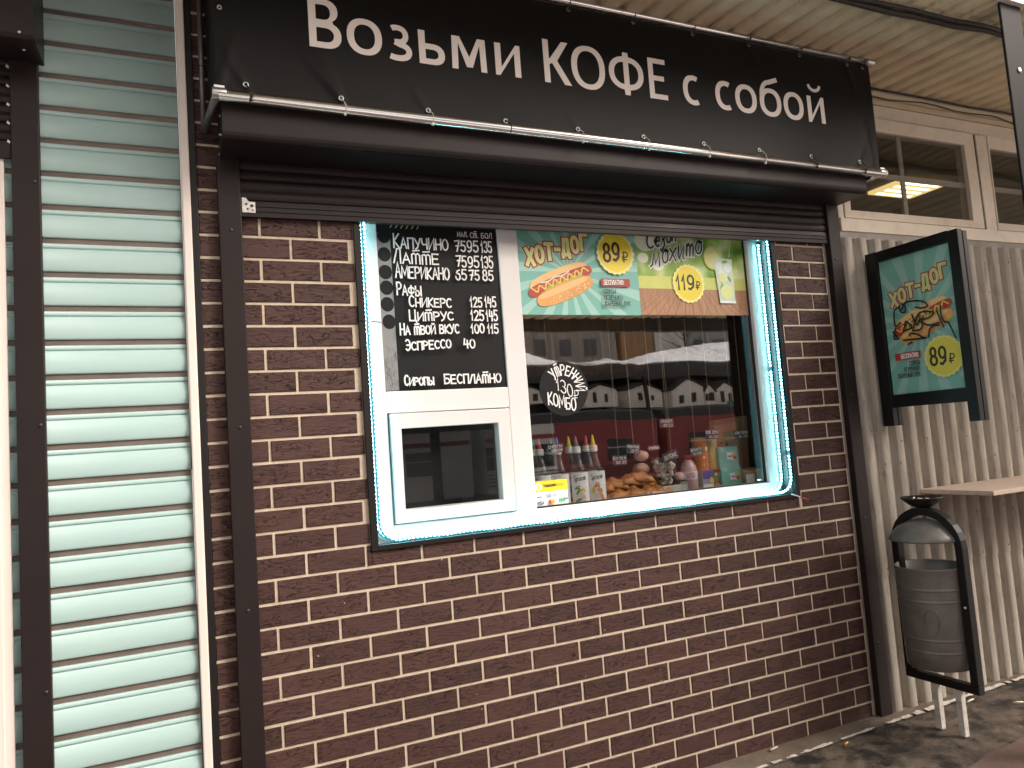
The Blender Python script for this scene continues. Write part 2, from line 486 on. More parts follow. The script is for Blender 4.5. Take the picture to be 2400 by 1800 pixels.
# ------------------------------------------------------------------ lettering: a skeleton alphabet drawn with ribbons
def arc(cx, cy, rx, ry, a0, a1, n=10):
    return [(cx + rx * math.cos(R(a0 + (a1 - a0) * i / n)), cy + ry * math.sin(R(a0 + (a1 - a0) * i / n))) for i in range(n + 1)]
OV = arc(.5, .5, .5, .5, 90, 450, 18)
GL = {
 'А': [[(0, 0), (.5, 1), (1, 0)], [(.2, .36), (.8, .36)]],
 'Б': [[(.9, 1), (.05, 1), (.05, 0), (.5, 0)] + arc(.55, .28, .42, .28, -90, 90, 8) + [(.05, .56)]],
 'В': [[(.05, 0), (.05, 1), (.45, 1)] + arc(.5, .77, .38, .23, 90, -90, 8) + [(.05, .54)], [(.05, .54), (.5, .54)] + arc(.52, .27, .43, .27, 90, -90, 8) + [(.05, 0)]],
 'Г': [[(.05, 0), (.05, 1), (.95, 1)]],
 'Д': [[(0, -.15), (0, 0), (1, 0), (1, -.15)], [(.12, 0), (.3, 1), (.85, 1), (.85, 0)]],
 'Е': [[(.9, 1), (.05, 1), (.05, 0), (.9, 0)], [(.05, .52), (.75, .52)]],
 'Ж': [[(.5, 0), (.5, 1)], [(0, 1), (.5, .5), (0, 0)], [(1, 1), (.5, .5), (1, 0)]],
 'З': [arc(.45, .76, .45, .24, 150, -80, 10) + [(.3, .52)] + arc(.45, .26, .5, .26, 80, -150, 10)],
 'И': [[(.05, 1), (.05, 0), (.95, 1), (.95, 0)]],
 'К': [[(.08, 0), (.08, 1)], [(.95, 1), (.1, .48), (.95, 0)]],
 'Л': [[(0, 0), (.35, .75), (.45, 1), (.92, 1), (.92, 0)]],
 'М': [[(0, 0), (.08, 1), (.5, .25), (.92, 1), (1, 0)]],
 'Н': [[(.05, 0), (.05, 1)], [(.95, 0), (.95, 1)], [(.05, .5), (.95, .5)]],
 'О': [OV],
 'П': [[(.05, 0), (.05, 1), (.95, 1), (.95, 0)]],
 'Р': [[(.05, 0), (.05, 1), (.5, 1)] + arc(.5, .74, .45, .26, 90, -90, 8) + [(.05, .48)]],
 'С': [arc(.55, .5, .52, .5, 50, 310, 14)],
 'Т': [[(0, 1), (1, 1)], [(.5, 1), (.5, 0)]],
 'т': [[(.05, 0), (.05, .85), (.3, .95), (.5, .8), (.5, 0)], [(.5, .8), (.75, .95), (.95, .8), (.95, 0)], [(.2, 1.2), (.9, 1.24)]],
 'У': [[(0, 1), (.52, .42)], [(1, 1), (.45, .1), (.15, -.05)]],
 'Ф': [[(.5, -.05), (.5, 1.05)], arc(.5, .55, .48, .32, 0, 360, 16)],
 'Х': [[(0, 0), (1, 1)], [(0, 1), (1, 0)]],
 'Ц': [[(.05, 1), (.05, 0), (1.0, 0), (1.0, -.18)], [(.85, 1), (.85, 0)]],
 'Ч': [[(.05, 1), (.05, .6), (.25, .42), (.92, .48)], [(.92, 1), (.92, 0)]],
 'Ы': [[(.05, 1), (.05, 0), (.35, 0)] + arc(.38, .27, .28, .27, -90, 90, 6) + [(.05, .54)], [(.97, 0), (.97, 1)]],
 'Ь': [[(.08, 1), (.08, 0), (.5, 0)] + arc(.55, .27, .4, .27, -90, 90, 6) + [(.08, .54)]],
 'Э': [arc(.45, .5, .52, .5, 130, -130, 14), [(.3, .5), (.95, .5)]],
 'Я': [[(.95, 0), (.95, 1), (.5, 1)] + arc(.5, .74, .42, .26, 90, 270, 8) + [(.95, .48)], [(.5, .48), (.05, 0)]],
 '0': [OV], '1': [[(.05, .62), (.55, 1), (.55, 0)]],
 '2': [arc(.5, .72, .45, .28, 165, -20, 8) + [(.05, 0), (.98, 0)]],
 '3': [arc(.45, .76, .45, .24, 150, -80, 10) + [(.35, .52)] + arc(.45, .26, .5, .26, 80, -150, 10)],
 '4': [[(.2, 1), (.05, .42), (.95, .42)], [(.75, .85), (.75, 0)]],
 '5': [[(.92, 1), (.15, 1), (.08, .55), (.45, .62)] + arc(.45, .31, .5, .31, 70, -145, 10)],
 '6': [[(.85, .98), (.4, .85)] + arc(.5, .32, .45, .32, 160, 520, 14)],
 '7': [[(.02, .95), (.98, 1), (.4, 0)], [(.25, .5), (.85, .5)]],
 '8': [arc(.5, .75, .38, .25, 270, 630, 12), arc(.5, .25, .46, .26, 90, 450, 12)],
 '9': [arc(.5, .68, .45, .32, 0, 360, 14), [(.95, .68), (.85, .2), (.4, 0), (.15, .05)]],
 '₽': [[(.25, 0), (.25, 1), (.55, 1)] + arc(.55, .74, .42, .26, 90, -90, 8) + [(.02, .48)], [(.02, .24), (.7, .24)]],
 '-': [[(.1, .48), (.9, .48)]], '.': [[(.3, .02), (.6, .02)]], ':': [[(.4, .15), (.6, .15)], [(.4, .7), (.6, .7)]], '!': [[(.4, 1), (.4, .3)], [(.4, .05), (.5, 0)]],
 'V': [[(0, 1), (.5, 0), (1, 1)]], 'I': [[(.5, 0), (.5, 1)]], 'A': [[(0, 0), (.5, 1), (1, 0)], [(.2, .36), (.8, .36)]],
 'S': [arc(.5, .75, .45, .25, 40, 270, 8) + arc(.5, .25, .45, .25, 90, -140, 8)],
 'p': [[(.05, -.4), (.05, .6)], arc(.45, .3, .4, .3, 0, 360, 12)], 'o': [arc(.5, .3, .45, .3, 0, 360, 12)],
 'm': [[(.05, 0), (.05, .6)], [(.05, .45), (.3, .62), (.5, .45), (.5, 0)], [(.5, .45), (.75, .62), (.95, .45), (.95, 0)]],
 'е': [[(.08, .34), (.9, .36)] + arc(.5, .32, .44, .32, 15, 320, 12)],
 'з': [arc(.4, .5, .35, .17, 150, -80, 8) + [(.35, .33)] + arc(.38, .05, .45, .28, 80, -60, 8) + [(.3, -.42), (.05, -.3)]],
 'о': [arc(.5, .32, .42, .32, 70, 430, 14) + [(.9, .62)]], 'с': [arc(.5, .32, .46, .32, 50, 320, 12)],
 'н': [[(.1, 0), (.15, .64)], [(.85, 0), (.9, .64)], [(.1, .3), (.88, .36)]],
 'м': [[(-.1, -.05), (.1, .05), (.2, .66), (.45, .1), (.8, .66), (.92, 0)]],
 'х': [[(0, .6), (.45, .35), (.95, 0)], [(.9, .66), (.45, .35), (0, 0)]],
 'и': [[(.1, .64), (.1, .15), (.3, 0), (.85, .64), (.85, .1), (1, 0)]],
}
GL['Й'] = GL['И'] + [[(.3, 1.22), (.5, 1.14), (.75, 1.24)]]
ADV = {'1': .5, '.': .4, ':': .4, '-': .6, 'I': .3, 'Ы': 1.15, 'М': 1.15, 'Ж': 1.25, 'Ф': 1.15, 'Ц': 1.05, ' ': .5, 'м': 1.2, 'Г': .85, 'т': 1.1, '!': .5}

def ribbon(mb, pts, w, mp, lay, rnd=False):
    """flat stroke of width w along 2-D pts; mp maps (u, v, layer) into the scene"""
    if len(pts) < 2:
        return
    P = [Vector(p) for p in pts]
    q = [P[0]]
    for p in P[1:]:
        if (p - q[-1]).length > 1e-5:
            q.append(p)
    P = q
    closed = (P[0] - P[-1]).length < 1e-4
    if closed:
        P = P[:-1]
    n = len(P)
    if n < 2:
        return
    L = []; Rr = []
    for i in range(n):
        a = P[(i - 1) % n] if (closed or i > 0) else None
        b = P[(i + 1) % n] if (closed or i < n - 1) else None
        d1 = (P[i] - a).normalized() if a is not None else None
        d2 = (b - P[i]).normalized() if b is not None else None
        if d1 is None: d1 = d2
        if d2 is None: d2 = d1
        n1 = Vector((-d1.y, d1.x)); n2 = Vector((-d2.y, d2.x))
        mm = n1 + n2
        if mm.length < 0.2:
            mm = n1
        mm.normalize()
        k = w / 2 / max(0.45, mm.dot(n1))
        L.append(P[i] + mm * k); Rr.append(P[i] - mm * k)
    if not closed:
        e0 = (P[0] - P[1]).normalized() * w * .45; e1 = (P[-1] - P[-2]).normalized() * w * .45
        L[0] += e0; Rr[0] += e0; L[-1] += e1; Rr[-1] += e1
    V = [mp(p.x, p.y, lay) for p in L] + [mp(p.x, p.y, lay) for p in Rr]
    F = [(i, (i + 1) % n, n + (i + 1) % n, n + i) for i in range(n if closed else n - 1)]
    mb.poly(V, F)

def smooth_pts(p, k=4):
    if len(p) < 3:
        return p
    out = []
    for i in range(len(p) - 1):
        a, b, c, d = p[max(i - 1, 0)], p[i], p[i + 1], p[min(i + 2, len(p) - 1)]
        for j in range(k):
            t = j / k
            out.append(tuple(.5 * (2 * b[m] + (c[m] - a[m]) * t + (2 * a[m] - 5 * b[m] + 4 * c[m] - d[m]) * t * t + (3 * b[m] - a[m] - 3 * c[m] + d[m]) * t ** 3) for m in (0, 1)))
    out.append(p[-1])
    return out

class Lay:
    """counts printed layers so that no two inks share a plane"""
    def __init__(s): s.n = 0
    def __call__(s): s.n += 1; return s.n

def write(mb, text, u0, u1, v0, v1, h, w, mp, lay, jit=0.0, first=1.0, gap=.22, slant=0.0, rot=None, lift=None):
    adv = [ADV.get(c, .9) for c in text]
    tot = sum(adv) + gap * (len(text) - 1)
    sc = (u1 - u0) / tot
    x = 0.0
    for i, c in enumerate(text):
        gw = adv[i] * sc
        bx = u0 + x * sc
        by = v0 + (v1 - v0) * (x / tot)
        hh = h * (first if i == 0 else 1.0)
        if lift: by += lift(x / tot)
        jr = random.uniform(-jit, jit); js = 1 + random.uniform(-jit, jit)
        for st in GL.get(c, []):
            pts = []
            for (a, b) in st:
                a += random.uniform(-jit, jit) * .3; b += random.uniform(-jit, jit) * .3
                px = bx + a * gw + slant * b * hh
                py = by + b * hh * js + jr * hh * .3
                pts.append((px, py))
            if rot:
                pts = [rot(p) for p in pts]
            ribbon(mb, pts, w, mp, lay())
        x += adv[i] + gap

def fill(mb, loops, mp, lay):
    """2-D outline with holes"""
    L3 = [[Vector((p[0], p[1], 0)) for p in lp] for lp in loops]
    flatp = [p for lp in loops for p in lp]
    tri = tessellate_polygon(L3)
    mb.poly([mp(p[0], p[1], lay) for p in flatp], [tuple(t) for t in tri])

def disc(mb, cu, cv, ru, rv, mp, lay, n=28, scallop=0.0, k=0, a0=0.0):
    pts = []
    for i in range(n):
        a = 2 * PI * i / n
        q = 1 + scallop * math.cos(k * a)
        x, y = ru * q * math.cos(a), rv * q * math.sin(a)
        pts.append((cu + x * math.cos(a0) - y * math.sin(a0), cv + x * math.sin(a0) + y * math.cos(a0)))
    mb.poly([mp(p[0], p[1], lay) for p in pts], [tuple(range(n))])

def clip(poly, u0, u1, v0, v1):
    def cut(P, ins, inter):
        o = []
        for i in range(len(P)):
            a, b = P[i - 1], P[i]
            if ins(b):
                if not ins(a): o.append(inter(a, b))
                o.append(b)
            elif ins(a):
                o.append(inter(a, b))
        return o
    def ix(c):
        return lambda a, b: (c, a[1] + (b[1] - a[1]) * (c - a[0]) / (b[0] - a[0]))
    def iy(c):
        return lambda a, b: (a[0] + (b[0] - a[0]) * (c - a[1]) / (b[1] - a[1]), c)
    for ins, it in ((lambda p: p[0] >= u0, ix(u0)), (lambda p: p[0] <= u1, ix(u1)), (lambda p: p[1] >= v0, iy(v0)), (lambda p: p[1] <= v1, iy(v1))):
        if len(poly) < 3: return []
        poly = cut(poly, ins, it)
    return poly

def rect(mb, u0, u1, v0, v1, mp, lay):
    mb.poly([mp(u0, v0, lay), mp(u1, v0, lay), mp(u1, v1, lay), mp(u0, v1, lay)], [(0, 1, 2, 3)])

EPS = 0.00012
def on_wall(y0):
    return lambda u, v, n: (u, y0 - n * EPS, v)

# ================================================================== GROUND AND SKYLINE SETTING
def sheet(name, pts, z, m):
    b = MB(); b.face([(p[0], p[1], z) for p in pts]); return struct(b.build(name, m))

M_ASPH = mat('wet_dirty_asphalt', (0.105, 0.081, 0.061), 0.6, var=0.45, scale=14, bump=0.9, bscale=160, stain=(0.016, 0.013, 0.0115), stain_scale=5, stain_amt=1.0, slo=.46, shi=.58, rvar=0.2)
M_APRON = mat('grey_brown_concrete', (0.155, 0.12, 0.09), 0.7, var=0.25, scale=9, bump=0.4, bscale=160, stain=(0.05, 0.04, 0.03), stain_scale=5, stain_amt=0.7)
M_PAVE = mat('red_brown_paving', (0.15, 0.095, 0.08), 0.55, var=0.3, scale=8, bump=0.5, bscale=90, stain=(0.05, 0.035, 0.03), stain_scale=4, stain_amt=0.6)
M_SNOW = mat('trodden_snow', (0.62, 0.62, 0.64), 0.8, var=0.15, scale=0.3, stain=(0.2, 0.18, 0.16), stain_scale=0.4, stain_amt=0.6)
sheet('ground', [(-900, -900), (900, -900), (900, 900), (-900, 900)], -1.15, M_SNOW)
b = MB(); b.box(-25, 45, -4.4, 6, -1.14, 0.0); struct(b.build('platform', M_ASPH))
sheet('concrete_apron', [(-3, -.125), (.9, -.165), (2.0, -.140), (2.76, -.100), (3.3, -.072), (6, -.05), (6, .02), (-3, .02)], .004, M_APRON)
sheet('red_paving', [(-12, -3.9), (20, -3.9), (20, -.42)] + [(x, -.46 - (max(0, 3.3 - x) * .16 if x > 2.3 else .16) + random.uniform(-.02, .02)) for x in [6 - .09 * k for k in range(75)]] + [(-12, -.62)], .004, M_PAVE)
# worn white line with ragged edges
b = MB()
x = .9
def yl(x): return -.172 + (x - .9) * .037 if x < 3.3 else -.0835 + (x - 3.3) * .015
while x < 6:
    s = .028
    w0 = .0085 + random.uniform(-.005, .004) + (.006 if x > 2.8 else 0)
    if random.random() > (.22 if x < 2.7 else .04):
        d = random.uniform(-.003, .003)
        b.poly([(x, yl(x) - w0 + d, 0), (x + s, yl(x + s) - w0 + random.uniform(-.003, .003), 0), (x + s, yl(x + s) + w0, 0), (x, yl(x) + w0 + d, 0)], [(0, 1, 2, 3)])
    x += s
for v in range(len(b.v)):
    b.v[v] = (b.v[v][0], b.v[v][1], .0085)
struct(b.build('painted_line', mat('worn_white_paint', (0.60, 0.55, 0.50), 0.7, var=0.3, scale=40, stain=(0.15, 0.12, 0.1), stain_scale=25, stain_amt=0.8)))

# ================================================================== BRICK KIOSK
kiosk = thing('coffee_kiosk', 'brown clinker brick coffee kiosk with beige joints and a white framed serving window', 'kiosk')
RH = 0.0802; WB = 0.21; MG = 0.0052
OX0, OX1, OZ0, OZ1 = 0.336, 2.398, 1.088, 2.62      # window opening
def row_z(r): return (12.87 - r) * RH
bk = MB(); bk.use(M_BRICK)
def brick(x0, x1, z0, z1):
    if x1 - x0 < .012 or z1 - z0 < .006: return
    j = lambda: random.uniform(-.0007, .0007)
    x0 += j(); x1 += j(); z0 += j(); z1 += j()
    yf = random.uniform(-.0008, .0008); c = .0018
    V = [(x0, .008, z0), (x1, .008, z0), (x1, .008, z1), (x0, .008, z1),
         (x0, yf + c, z0), (x1, yf + c, z0), (x1, yf + c, z1), (x0, yf + c, z1),
         (x0 + c, yf, z0 + c), (x1 - c, yf, z0 + c), (x1 - c, yf, z1 - c), (x0 + c, yf, z1 - c)]
    F = [(8, 9, 10, 11)]
    for i in range(4):
        k = (i + 1) % 4
        F += [(i, k, 4 + k, 4 + i), (4 + i, 4 + k, 8 + k, 8 + i)]
    bk.poly(V, F)
BX0, BX1 = -0.2, 2.735
for r in range(-29, 13):
    zt = row_z(r) - MG; zb = row_z(r + 1) + MG
    zb = max(zb, .0)
    if zt < zb: continue
    o = 0 if r % 2 == 0 else 0.5
    for k in range(-3, 15):
        x0 = (k + o) * WB + MG; x1 = (k + 1 + o) * WB - MG
        if x1 < BX0 or x0 > BX1: continue
        x0 = max(x0, BX0); x1 = min(x1, BX1 - .006)
        inz = zt > OZ0 and zb < OZ1
        if inz and x1 > OX0 and x0 < OX1:
            if zb < OZ0 < zt:               # course cut by the sill
                if x0 < OX0: brick(x0, OX0, zb, zt)
                brick(max(x0, OX0), min(x1, OX1), zb, OZ0 - .002)
                if x1 > OX1: brick(OX1, x1, zb, zt)
                continue
            if x0 < OX0: brick(x0, OX0 - .004, zb, zt)
            if x1 > OX1: brick(OX1 + .002, x1, zb, zt)
        else:
            brick(x0, x1, zb, zt)
bk.use(M_MORTAR)
for (a, b_, c, d) in ((BX0, OX0, 0, 3.2), (OX1, BX1, 0, 3.2), (OX0, OX1, 0, OZ0), (OX0, OX1, OZ1, 3.2)):
    bk.box(a, b_, .0042, .06, c, d)
bk.use(M_WHITE)
for k in range(16): bk.ball((random.uniform(.1, 2.7), -.0005, random.uniform(.1, 1.05)), random.uniform(.0015, .003), .0012, random.uniform(.001, .0022), 6, 4)
wall = bk.build('brick_wall', None, kiosk)
B(-.222, -.2, -.012, .06, 0, 3.2).build('corner_trim', M_BLACKST, kiosk, .002)
B(2.735, 2.83, .0, .06, 0, 3.2).build('end_trim', M_GREYSTRIP, kiosk)
# interior
inn = MB()
inn.use(mat('interior_brown', (0.10, 0.065, 0.045), 0.7, var=0.3, scale=4))
for bx in ((.0, 2.66, 2.0, 2.05, 0, 2.9), (-.05, 0, .12, 2.05, 0, 2.9), (2.66, 2.70, .12, 2.05, 0, 2.9), (0, 2.66, .12, 2.0, 2.85, 2.9), (0, 2.66, .12, 2.0, .6, .65)):
    inn.box(*bx)
inn.build('interior_shell', None, kiosk)
bb = MB(); bb.box(.03, 2.64, 1.55, 1.98, 1.85, 2.5)
for k in range(6): bb.box(.05 + k * .44, .45 + k * .44, 1.53, 1.55, 1.87, 2.48)
bb.build('wall_cupboard', mat('orange_wood', (0.42, 0.20, 0.06), 0.45, var=0.3, scale=3, stretch=(6, 6, 1)), kiosk, .003)
B(.36, 2.37, .112, .62, 1.118, 1.148).build('counter', mat('pale_counter', (0.50, 0.44, 0.36), 0.45, var=0.1, scale=9), kiosk, .003)

# window: black outer trim, grey reveal, white frame
tr = MB()
tr.box(.334, .360, -.010, .012, 1.087, 2.62); tr.box(2.376, 2.400, -.010, .012, 1.087, 2.62); tr.box(.360, 2.376, -.010, .012, 1.087, 1.1055)
tr.build('window_trim', M_BLACKST, kiosk, .0015)
rv = MB()
rv.box(.350, .362, .0125, .125, 1.10, 2.62); rv.box(2.374, 2.388, .0125, .125, 1.10, 2.62); rv.box(.362, 2.374, .0125, .125, 1.090, 1.098)
rv.build('window_reveal', M_GREYREV, kiosk)
FY0, FY1 = .078, .125
wf = MB()
wf.box(.3622, .444, FY0, FY1, 1.0985, 2.62)               # left stile
wf.box(2.302, 2.3738, FY0, FY1, 1.0985, 2.62)             # right stile
wf.box(.444, 2.302, FY0 + .0003, FY1, 1.0985, 1.163)      # sill rail
wf.box(.958, 1.050, FY0 - .0004, FY1, 1.163, 2.62)        # mullion
wf.box(.444, .958, FY0 + .0002, FY1, 1.588, 1.672)        # transom
frame = wf.build('window_frame', M_PVC, kiosk, .004)
gk = MB()
for (a, b_, c, d) in ((1.050, 2.302, 1.163, 2.6),):
    t = .007
    gk.box(a, a + t, .098, .112, c, d); gk.box(b_ - t, b_, .098, .112, c, d); gk.box(a + t, b_ - t, .0985, .112, c, c + t)
gk.build('rubber_seal', mat('black_rubber', (.012, .012, .012), .6), frame)
B(1.050, 2.302, .1045, .1085, 1.163, 2.6).build('window_pane', M_GLASS, kiosk)
B(.444, .958, .1045, .1085, 1.672, 2.6).build('menu_pane', M_GLASS, kiosk)
hs_ = MB()
HX0, HX1, HZ0, HZ1 = .452, .951, 1.168, 1.583
GX0, GX1, GZ0, GZ1 = .491, .899, 1.217, 1.527
def miter_frame(mb, o, i, y0, y1, slope=.006):
    (a, b_, c, d) = o; (e, f, g, h) = i
    O = [(a, c), (b_, c), (b_, d), (a, d)]; I = [(e, g), (f, g), (f, h), (e, h)]
    for k in range(4):
        n = (k + 1) % 4
        P = [O[k], O[n], I[n], I[k]]
        V = [(P[0][0], y0, P[0][1]), (P[1][0], y0, P[1][1]), (P[2][0], y0 + slope, P[2][1]), (P[3][0], y0 + slope, P[3][1])] + [(p[0], y1, p[1]) for p in P]
        mb.poly(V, [(0, 1, 2, 3), (4, 7, 6, 5), (0, 4, 5, 1), (1, 5, 6, 2), (2, 6, 7, 3), (3, 7, 4, 0)])
miter_frame(hs_, (HX0, HX1, HZ0, HZ1), (GX0, GX1, GZ0, GZ1), .066, .12, .004)
hatch = hs_.build('serving_hatch', M_PVC, kiosk, .0025)
B(GX0, GX1, .1045, .1085, GZ0, GZ1).build('hatch_pane', M_GLASS2, hatch)
B(.30, 1.12, .30, .31, 1.15, 1.72).build('hatch_dark_sheet', mat('interior_shade', (.008, .008, .009), .6), kiosk)  # added black sheet standing in for the shade inside the hatch

# ------------------------------------------------------------------ rope lights round the reveal
M_LED = mat('cyan_led', (0.3, .9, 1), .4, emit=(0.30, 0.92, 1.0), estr=27.0)
M_SLEEVE = mat('led_sleeve', (0.10, .30, .38), .35, emit=(0.02, 0.5, 0.75), estr=0.25)
def rope(y, ins, label, brk):
    x0, x1, z0 = .3625 + ins, 2.3735 - ins, 1.1045 + ins
    zt = 2.36; rc = .07
    path = [(x0, zt)] + [(x0, zt - .1 * k) for k in range(1, 12)]
    path = [(x0, z) for z in [zt - .05 * k for k in range(int((zt - z0 - rc) / .05) + 1)]]
    path += [(x0 + rc - rc * math.cos(a), z0 + rc - rc * math.sin(a)) for a in [PI / 2 * k / 6 for k in range(7)]]
    path += [(x0 + rc + (x1 - x0 - 2 * rc) * k / 30, z0 + .0015 * math.sin(k * 1.7)) for k in range(1, 30)]
    path += [(x1 - rc + rc * math.sin(a), z0 + rc - rc * math.cos(a)) for a in [PI / 2 * k / 6 for k in range(7)]]
    path += [(x1, z0 + rc + .05 * k) for k in range(1, int((zt - z0 - rc) / .05) + 1)]
    t = thing('rope_light', label, 'rope light', 'rope lights framing the window')
    s = MB(); s.tube([(p[0], y, p[1]) for p in path], .0058, 8); s.build('light_sleeve', M_SLEEVE, t)
    if y < .03:
        B(2.336, 2.3735, .0115, .0127, 1.175, 2.36).build('reflection_stop', M_GREYREV, t)  # added strip that keeps the rope's reflection off the pane
    d = MB(); d2 = MB()
    acc = 0.0; nxt = .01; tot = 0
    for i in range(len(path) - 1):
        a, b_ = Vector(path[i]), Vector(path[i + 1]); L = (b_ - a).length
        while nxt <= acc + L:
            q = a + (b_ - a) * ((nxt - acc) / L)
            n = Vector((-(b_ - a).y, (b_ - a).x)).normalized()      # points into the opening
            if not (brk[0] < q.y < brk[1] and q.x > 1.5):
                (d2 if q.x > 1.5 and q.y > brk[1] else d).ball((q.x + n.x * .0035, y - .003, q.y + n.y * .0035), .0044, .0044, .0044, 7, 4)
            nxt += .0166
        acc += L
    d.build('light_dots', M_LED, t); d2.build('light_dots', M_LED, t)
    return t
rope(.004, .0095, 'outer cyan rope light running along the front edge of the window reveal', (1.287, 1.302))
rope(.066, .0085, 'inner cyan rope light running close against the white window frame', (1.70, 1.715))
wr = MB(); wr.use(M_WHITE); wr.tube([(2.340, -.012, 1.104), (2.365, -.016, 1.096), (2.386, -.02, 1.088)], .0028, 6)
wr.use(mat('red_wire', (.55, .06, .05), .4)); wr.tube([(2.386, -.02, 1.088), (2.41, -.022, 1.079), (2.438, -.02, 1.067)], .0030, 6)
tag(wr.build('wire_end'), 'short red and white wire end sticking out at the window corner', 'wire')
wr = MB(); wr.tube([(.337, -.011, 1.93), (.36, -.012, 1.934), (.40, .05, 1.94), (.44, .074, 1.941)], .0018, 6)
tag(wr.build('thin_wire', M_CABLE), 'thin black wire crossing the left window stile to the menu board', 'wire')

# ------------------------------------------------------------------ menu board
mb = MB(); lay = Lay(); mp = on_wall(.0860)
mb.use(M_BOARD); mb.box(.4445, .9575, .0862, .0895, 1.6725, 2.5)
mb.use(M_BOARDGREY); rect(mb, .446, .499, 1.676, 2.30, mp, lay())
mb.use(M_BOARD)
for (u, v) in ((.474, 2.287), (.472, 2.213), (.472, 2.142), (.473, 2.080), (.472, 2.014), (.475, 1.945)):
    disc(mb, u, v, .0265, .029, mp, lay())
mb.use(flat('dark_pattern_ink', (.05, .048, .047), .5))
for k in range(26):
    u = .45 + random.random() * .045; v = 1.68 + random.random() * .16
    ribbon(mb, smooth_pts([(u, v), (u + random.uniform(-.012, .012), v + .012), (u + random.uniform(-.012, .012), v + .024)]), .0012, mp, lay())
mb.use(flat('gold_ink', (.55, .50, .25), .5))
for k in range(6): ribbon(mb, [(.50 + k * .022, 2.3205), (.508 + k * .022, 2.332)], .003, mp, lay())
mb.use(M_CHALK)
TXT = [('Капучино', 0.51, 0.737, 2.241, 2.238, 0.048), ('75', 0.767, 0.813, 2.236, 2.236, 0.046), ('95', 0.82, 0.869, 2.236, 2.236, 0.049), ('135', 0.882, 0.929, 2.236, 2.236, 0.047), ('Латте', 0.507, 0.694, 2.179, 2.177, 0.046), ('75', 0.768, 0.811, 2.174, 2.169, 0.047), ('95', 0.818, 0.867, 2.17, 2.17, 0.049), ('135', 0.877, 0.929, 2.17, 2.17, 0.051), ('Американо', 0.51, 0.732, 2.12, 2.115, 0.05), ('65', 0.759, 0.807, 2.116, 2.117, 0.044), ('75', 0.819, 0.863, 2.117, 2.117, 0.043), ('85', 0.878, 0.925, 2.116, 2.116, 0.045), ('Рафы', 0.51, 0.609, 2.05, 2.046, 0.042), ('Сникерс', 0.557, 0.733, 2.004, 2.002, 0.037), ('125', 0.814, 0.865, 2.005, 2.004, 0.041), ('145', 0.878, 0.927, 2.004, 2.005, 0.044), ('Цитрус', 0.553, 0.737, 1.947, 1.95, 0.037), ('125', 0.812, 0.868, 1.95, 1.947, 0.043), ('145', 0.879, 0.929, 1.947, 1.946, 0.046), ('На твой вкус', 0.512, 0.756, 1.891, 1.897, 0.037), ('100', 0.808, 0.864, 1.895, 1.897, 0.038), ('115', 0.88, 0.927, 1.894, 1.895, 0.039), ('Эспрессо', 0.529, 0.716, 1.829, 1.838, 0.035), ('40', 0.771, 0.818, 1.835, 1.834, 0.038), ('Сиропы', 0.516, 0.634, 1.693, 1.691, 0.032), ('Бесплатно', 0.678, 0.921, 1.694, 1.691, 0.038), ('мал.', 0.774, 0.82, 2.292, 2.294, 0.02), ('ст.', 0.83, 0.866, 2.29, 2.291, 0.022), ('бол', 0.878, 0.925, 2.29, 2.291, 0.023)]
def up(t):
    return ''.join('т' if c == 'т' else c.upper() for c in t)
for (t, a, b_, c, d, h) in TXT:
    word = t[0].isalpha() and h > .03
    write(mb, up(t), a, b_, c, d, h * (.9 if word else .95), .0061 if h > .03 else .003, mp, lay, jit=.05, first=1.3 if word and t[0] not in 'Б' else 1.0, gap=.2 if word else .28)
tag(mb.build('menu_board'), 'black chalk menu board with handwritten coffee prices behind the upper left pane', 'menu board')

# ------------------------------------------------------------------ posters
def rays(mb, u0, u1, v0, v1, c, n, mp, lay, a0=0.0, frac=.42):
    for k in range(n):
        a = a0 + 2 * PI * k / n
        da = PI / n * frac * random.uniform(.8, 1.2)
        P = clip([c, (c[0] + 3 * math.cos(a - da), c[1] + 3 * math.sin(a - da)), (c[0] + 3 * math.cos(a + da), c[1] + 3 * math.sin(a + da))], u0, u1, v0, v1)
        if len(P) > 2:
            mb.poly([mp(p[0], p[1], lay) for p in P], [tuple(range(len(P)))])

def title(mb, u0, u1, v0, v1, h, mp, lay, red, cream, vmax=9):
    """slanted block capitals with a red outline"""
    W_ = h * .25
    for col, w in ((red, W_ * 1.7), (cream, W_)):
        mb.use(col)
        write(mb, 'ХОТ-ДОГ', u0, u1, v0, v1, h, w, mp, lay, gap=.42, slant=-.05 if u1 > u0 else .05)

def badge(mb, cu, cv, r, mp, lay, y1, y2, top=None):
    mb.use(y2); disc(mb, cu, cv, r * 1.0, r * 1.0, mp, lay(), 88, .035, 22)
    mb.use(y1); disc(mb, cu, cv, r * .88, r * .88, mp, lay(), 40)

